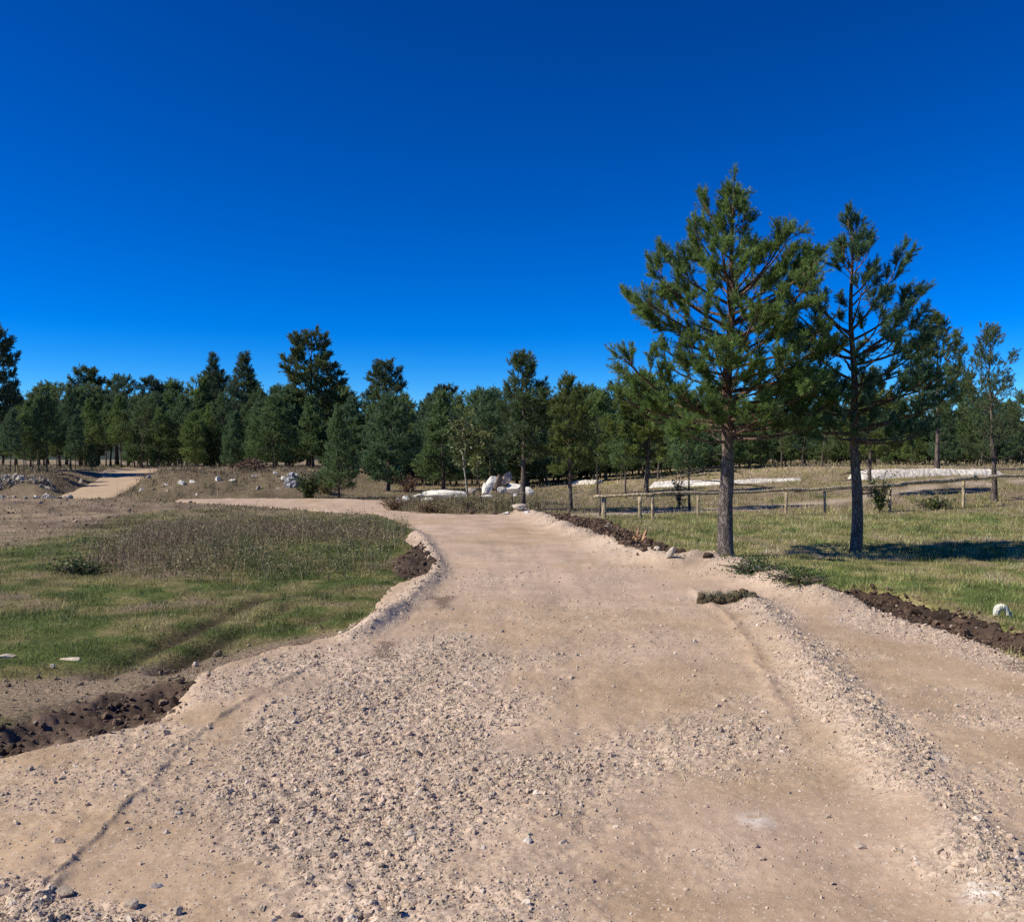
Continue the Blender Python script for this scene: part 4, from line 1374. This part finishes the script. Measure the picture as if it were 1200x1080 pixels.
def heap(name, px, py, wpx, hpx, n, size, cols, label, cat, seed, depth=.6, kind=None):
    p = np.array(at(px, py)); s = p[1] / F; r = np.random.default_rng(seed)
    w, h = wpx * s / 2, hpx * s
    u = r.uniform(-1, 1, n); v = r.uniform(-1, 1, n)
    k = u * u + v * v < 1; u, v = u[k], v[k]
    x = p[0] + u * w; y = p[1] + w * depth + v * w * depth
    z = terrain(x, y, False) + h * np.clip(1 - (u * u + v * v), 0, 1) ** .7 * r.uniform(.55, 1, len(u))
    c = np.array(cols)[r.integers(len(cols), size=len(u))] * r.uniform(.7, 1.2, (len(u), 1))
    V, T, C = stones(np.stack([x, y, z], 1) - p, size * np.exp(r.normal(0, .45, len(u))), r, ICO1, .22, .75, .3, c)
    o = mk(name, V, T, None, M['rock'], None, C); o.location = tuple(p)
    return tag(o, label, cat, None, kind)


heap('pale_heap', 342, 575, 15, 18, 300, .06, [(.34, .33, .35), (.4, .4, .41), (.22, .21, .22)], 'small bluish white heap beside dark rounded shrub', 'heap', 71)


def rubble():
    r = np.random.default_rng(72); n = 6000
    x = r.uniform(-29, -18.6, n); y = r.uniform(38.4, 42.3, n)
    k = smooth(fbm(x / 1.5, y / 1.5, 121), -.25, .2) > r.random(n); k &= poly_sd(x, y, TRACK) < -.4; x, y = x[k], y[k]
    z = terrain(x, y) + .03
    c = np.array([(.46, .42, .35), (.38, .34, .28), (.52, .47, .40), (.22, .18, .14)])[r.integers(4, size=len(x))] * r.uniform(.8, 1.1, (len(x), 1))
    V, T, C = stones(np.stack([x, y, z], 1), .042 * np.exp(r.normal(0, .5, len(x))), r, ICO1, .24, .75, .3, c)
    o = mk('white_rubble', V, T, None, M['rock'], None, C)
    tag(o, 'white stone rubble spread along the left bank by side track', 'rubble', None, 'stuff')


rubble()


def brush():
    p = np.array(at(290, 552)); s = p[1] / F; r = np.random.default_rng(73); a = Acc()
    w, h = 17 * s, 13 * s
    for q in range(420):
        u, v = r.uniform(-1, 1, 2)
        if u * u + v * v > 1:
            continue
        zc = h * (1 - u * u - v * v) ** .7 * r.uniform(.3, 1)
        c = np.array([u * w, v * w * .6 + .6, zc]); d = nrm(r.normal(size=3) * np.array([1, 1, .35])) * r.uniform(.2, .55)
        tube(a, np.stack([c - d, c + r.normal(0, .04, 3), c + d]), [.022, .016, .006], 4, np.array([.21, .14, .10]) * r.uniform(.5, 1.4))
    o = a.build('brush_heap', M['rock'], None); o.location = tuple(p)
    tag(o, 'brown heap of cut brush on the bank before pines', 'heap')


brush()


def bank(px0, px1, py0, py1, h0, h1, label, col, seed, width=1.1, lipcol=None):
    """a long low bank of white quarry stone: rounded top, rough sides"""
    A = np.array(at(px0, py0)); B = np.array(at(px1, py1))
    k, m = 200, 25
    s = np.linspace(0, 1, k); u = np.linspace(-1, 1, m)
    d = (B - A)[:2]; L = np.linalg.norm(d); d = d / L; n = np.array([-d[1], d[0]])
    if n[1] < 0:
        n = -n
    Sg, U = np.meshgrid(s, u, indexing='ij')
    x = A[0] + (B[0] - A[0]) * Sg + n[0] * (U + 1) * width / 2; y = A[1] + (B[1] - A[1]) * Sg + n[1] * (U + 1) * width / 2
    hh = (h0 + (h1 - h0) * Sg)
    endf = smooth(Sg, 0, .04) * (1 - smooth(Sg, .93, 1))
    prof = np.clip((1 - np.abs(U) ** 4), 0, 1) * (.85 + .3 * (vnoise(Sg * L * 1.5, U * 2, seed)))
    z = terrain(x, y, False) - .06 + hh * endf * prof + (.035 * fbm(Sg * L * 4, U * 4, seed + 1, 4) + .05 * (vnoise(Sg * L * 14, U * 10, seed + 3) - .5)) * (.3 + endf)
    V = np.stack([x, y, z], -1).reshape(-1, 3) - A
    i = np.arange(k - 1)[:, None] * m; j = np.arange(m - 1)[None]
    Q = np.stack([i + j, i + m + j, i + m + j + 1, i + j + 1], -1).reshape(-1, 4)
    c = np.array(col)[None] * (1 + .7 * fbm(Sg * L * 3, U * 4, seed + 2, 4)).reshape(-1, 1)
    gr = smooth(vnoise(Sg * L * .6, U * .5, seed + 4), .5, .75).reshape(-1, 1) * .5
    c = c * (1 - gr) + np.array([.42, .37, .32]) * gr
    o = mk('stone_bank', V, None, Q, M['rock'], None, np.clip(c, 0, .8)); o.location = tuple(A)
    tag(o, label, 'bank')


bank(1008, 1186, 563, 557, .40, .24, 'long white stone bank behind the black-trunked pine', (.58, .53, .46), 5, 1.6)
bank(757, 945, 572, 563, .34, .1, 'thin bright white stone bank behind the tallest pine', (.6, .56, .5), 6, 1.3)
bank(668, 698, 568, 567, .25, .2, 'short pale stone bank right of the stone pile', (.55, .50, .44), 7, 1.0)


# far wooded ridge seen only through the gap at the left edge
def hills():
    az = np.radians(np.linspace(-60, 60, 160)); V = []; C = []
    for a in az:
        h = 45 + 70 * vnoise(a * 9, 3, 7) + 30 * smooth(-a, .3, .6)
        for (dd, f) in ((1500, -.05), (1800, .6), (2100, 1.0), (2600, .4)):
            V.append((dd * math.sin(a), dd * math.cos(a), h * f)); C.append((.045, .06, .05))
    i = np.arange(159)[:, None] * 4; j = np.arange(3)[None]
    Q = np.stack([i + j, i + 4 + j, i + 5 + j, i + 1 + j], -1).reshape(-1, 4)
    o = mk('hills', V, None, Q, M['ground'], None, np.array(C), True)
    tag(o, 'distant wooded ridge glimpsed through the trees at left', 'hills', None, 'structure')


hills()

# ------------------------------------------------------------------ camera, sky, sun
cam = bpy.data.cameras.new('Camera'); co = bpy.data.objects.new('Camera', cam); COL.objects.link(co)
co.location = (0, 0, CZ); co.rotation_euler = (rad(90), 0, 0)
cam.sensor_fit = 'HORIZONTAL'; cam.sensor_width = 36; cam.lens = 36 * F / 1200
cam.shift_y = -(540 - HY) / 1200
cam.clip_end = 8000; cam.clip_start = .05
S.camera = co

W = bpy.data.worlds.new('World'); S.world = W; W.use_nodes = True
nt = W.node_tree; bg = nt.nodes['Background']
sky = N(nt, 'ShaderNodeTexSky'); sky.sky_type = 'NISHITA'; sky.sun_disc = False
sky.sun_elevation = rad(SUN_EL)
sky.sun_rotation = math.atan2(SUN_AZ[0], SUN_AZ[1])
sky.altitude = 2000; sky.air_density = 1.0; sky.dust_density = 0.0; sky.ozone_density = 6.0
hs = N(nt, 'ShaderNodeHueSaturation'); hs.inputs['Saturation'].default_value = 1.45; hs.inputs['Hue'].default_value = .5
gm = N(nt, 'ShaderNodeGamma'); gm.inputs['Gamma'].default_value = 1.42
nt.links.new(sky.outputs[0], hs.inputs['Color']); nt.links.new(hs.outputs[0], gm.inputs['Color']); nt.links.new(gm.outputs[0], bg.inputs['Color'])
bg.inputs['Strength'].default_value = .057

sl = bpy.data.lights.new('Sun', 'SUN'); sl.energy = 5.0; sl.angle = rad(.5); sl.color = (1, .93, .79)
so = bpy.data.objects.new('Sun', sl); COL.objects.link(so)
import mathutils
el = rad(SUN_EL)
dirv = mathutils.Vector((SUN_AZ[0] * math.cos(el), SUN_AZ[1] * math.cos(el), math.sin(el)))
so.rotation_euler = dirv.to_track_quat('Z', 'Y').to_euler()
so.location = (-20, -5, 30)

S.view_settings.view_transform = 'Standard'; S.view_settings.look = 'None'
S.view_settings.exposure = .25; S.view_settings.gamma = 1

S.cycles.use_denoising = False
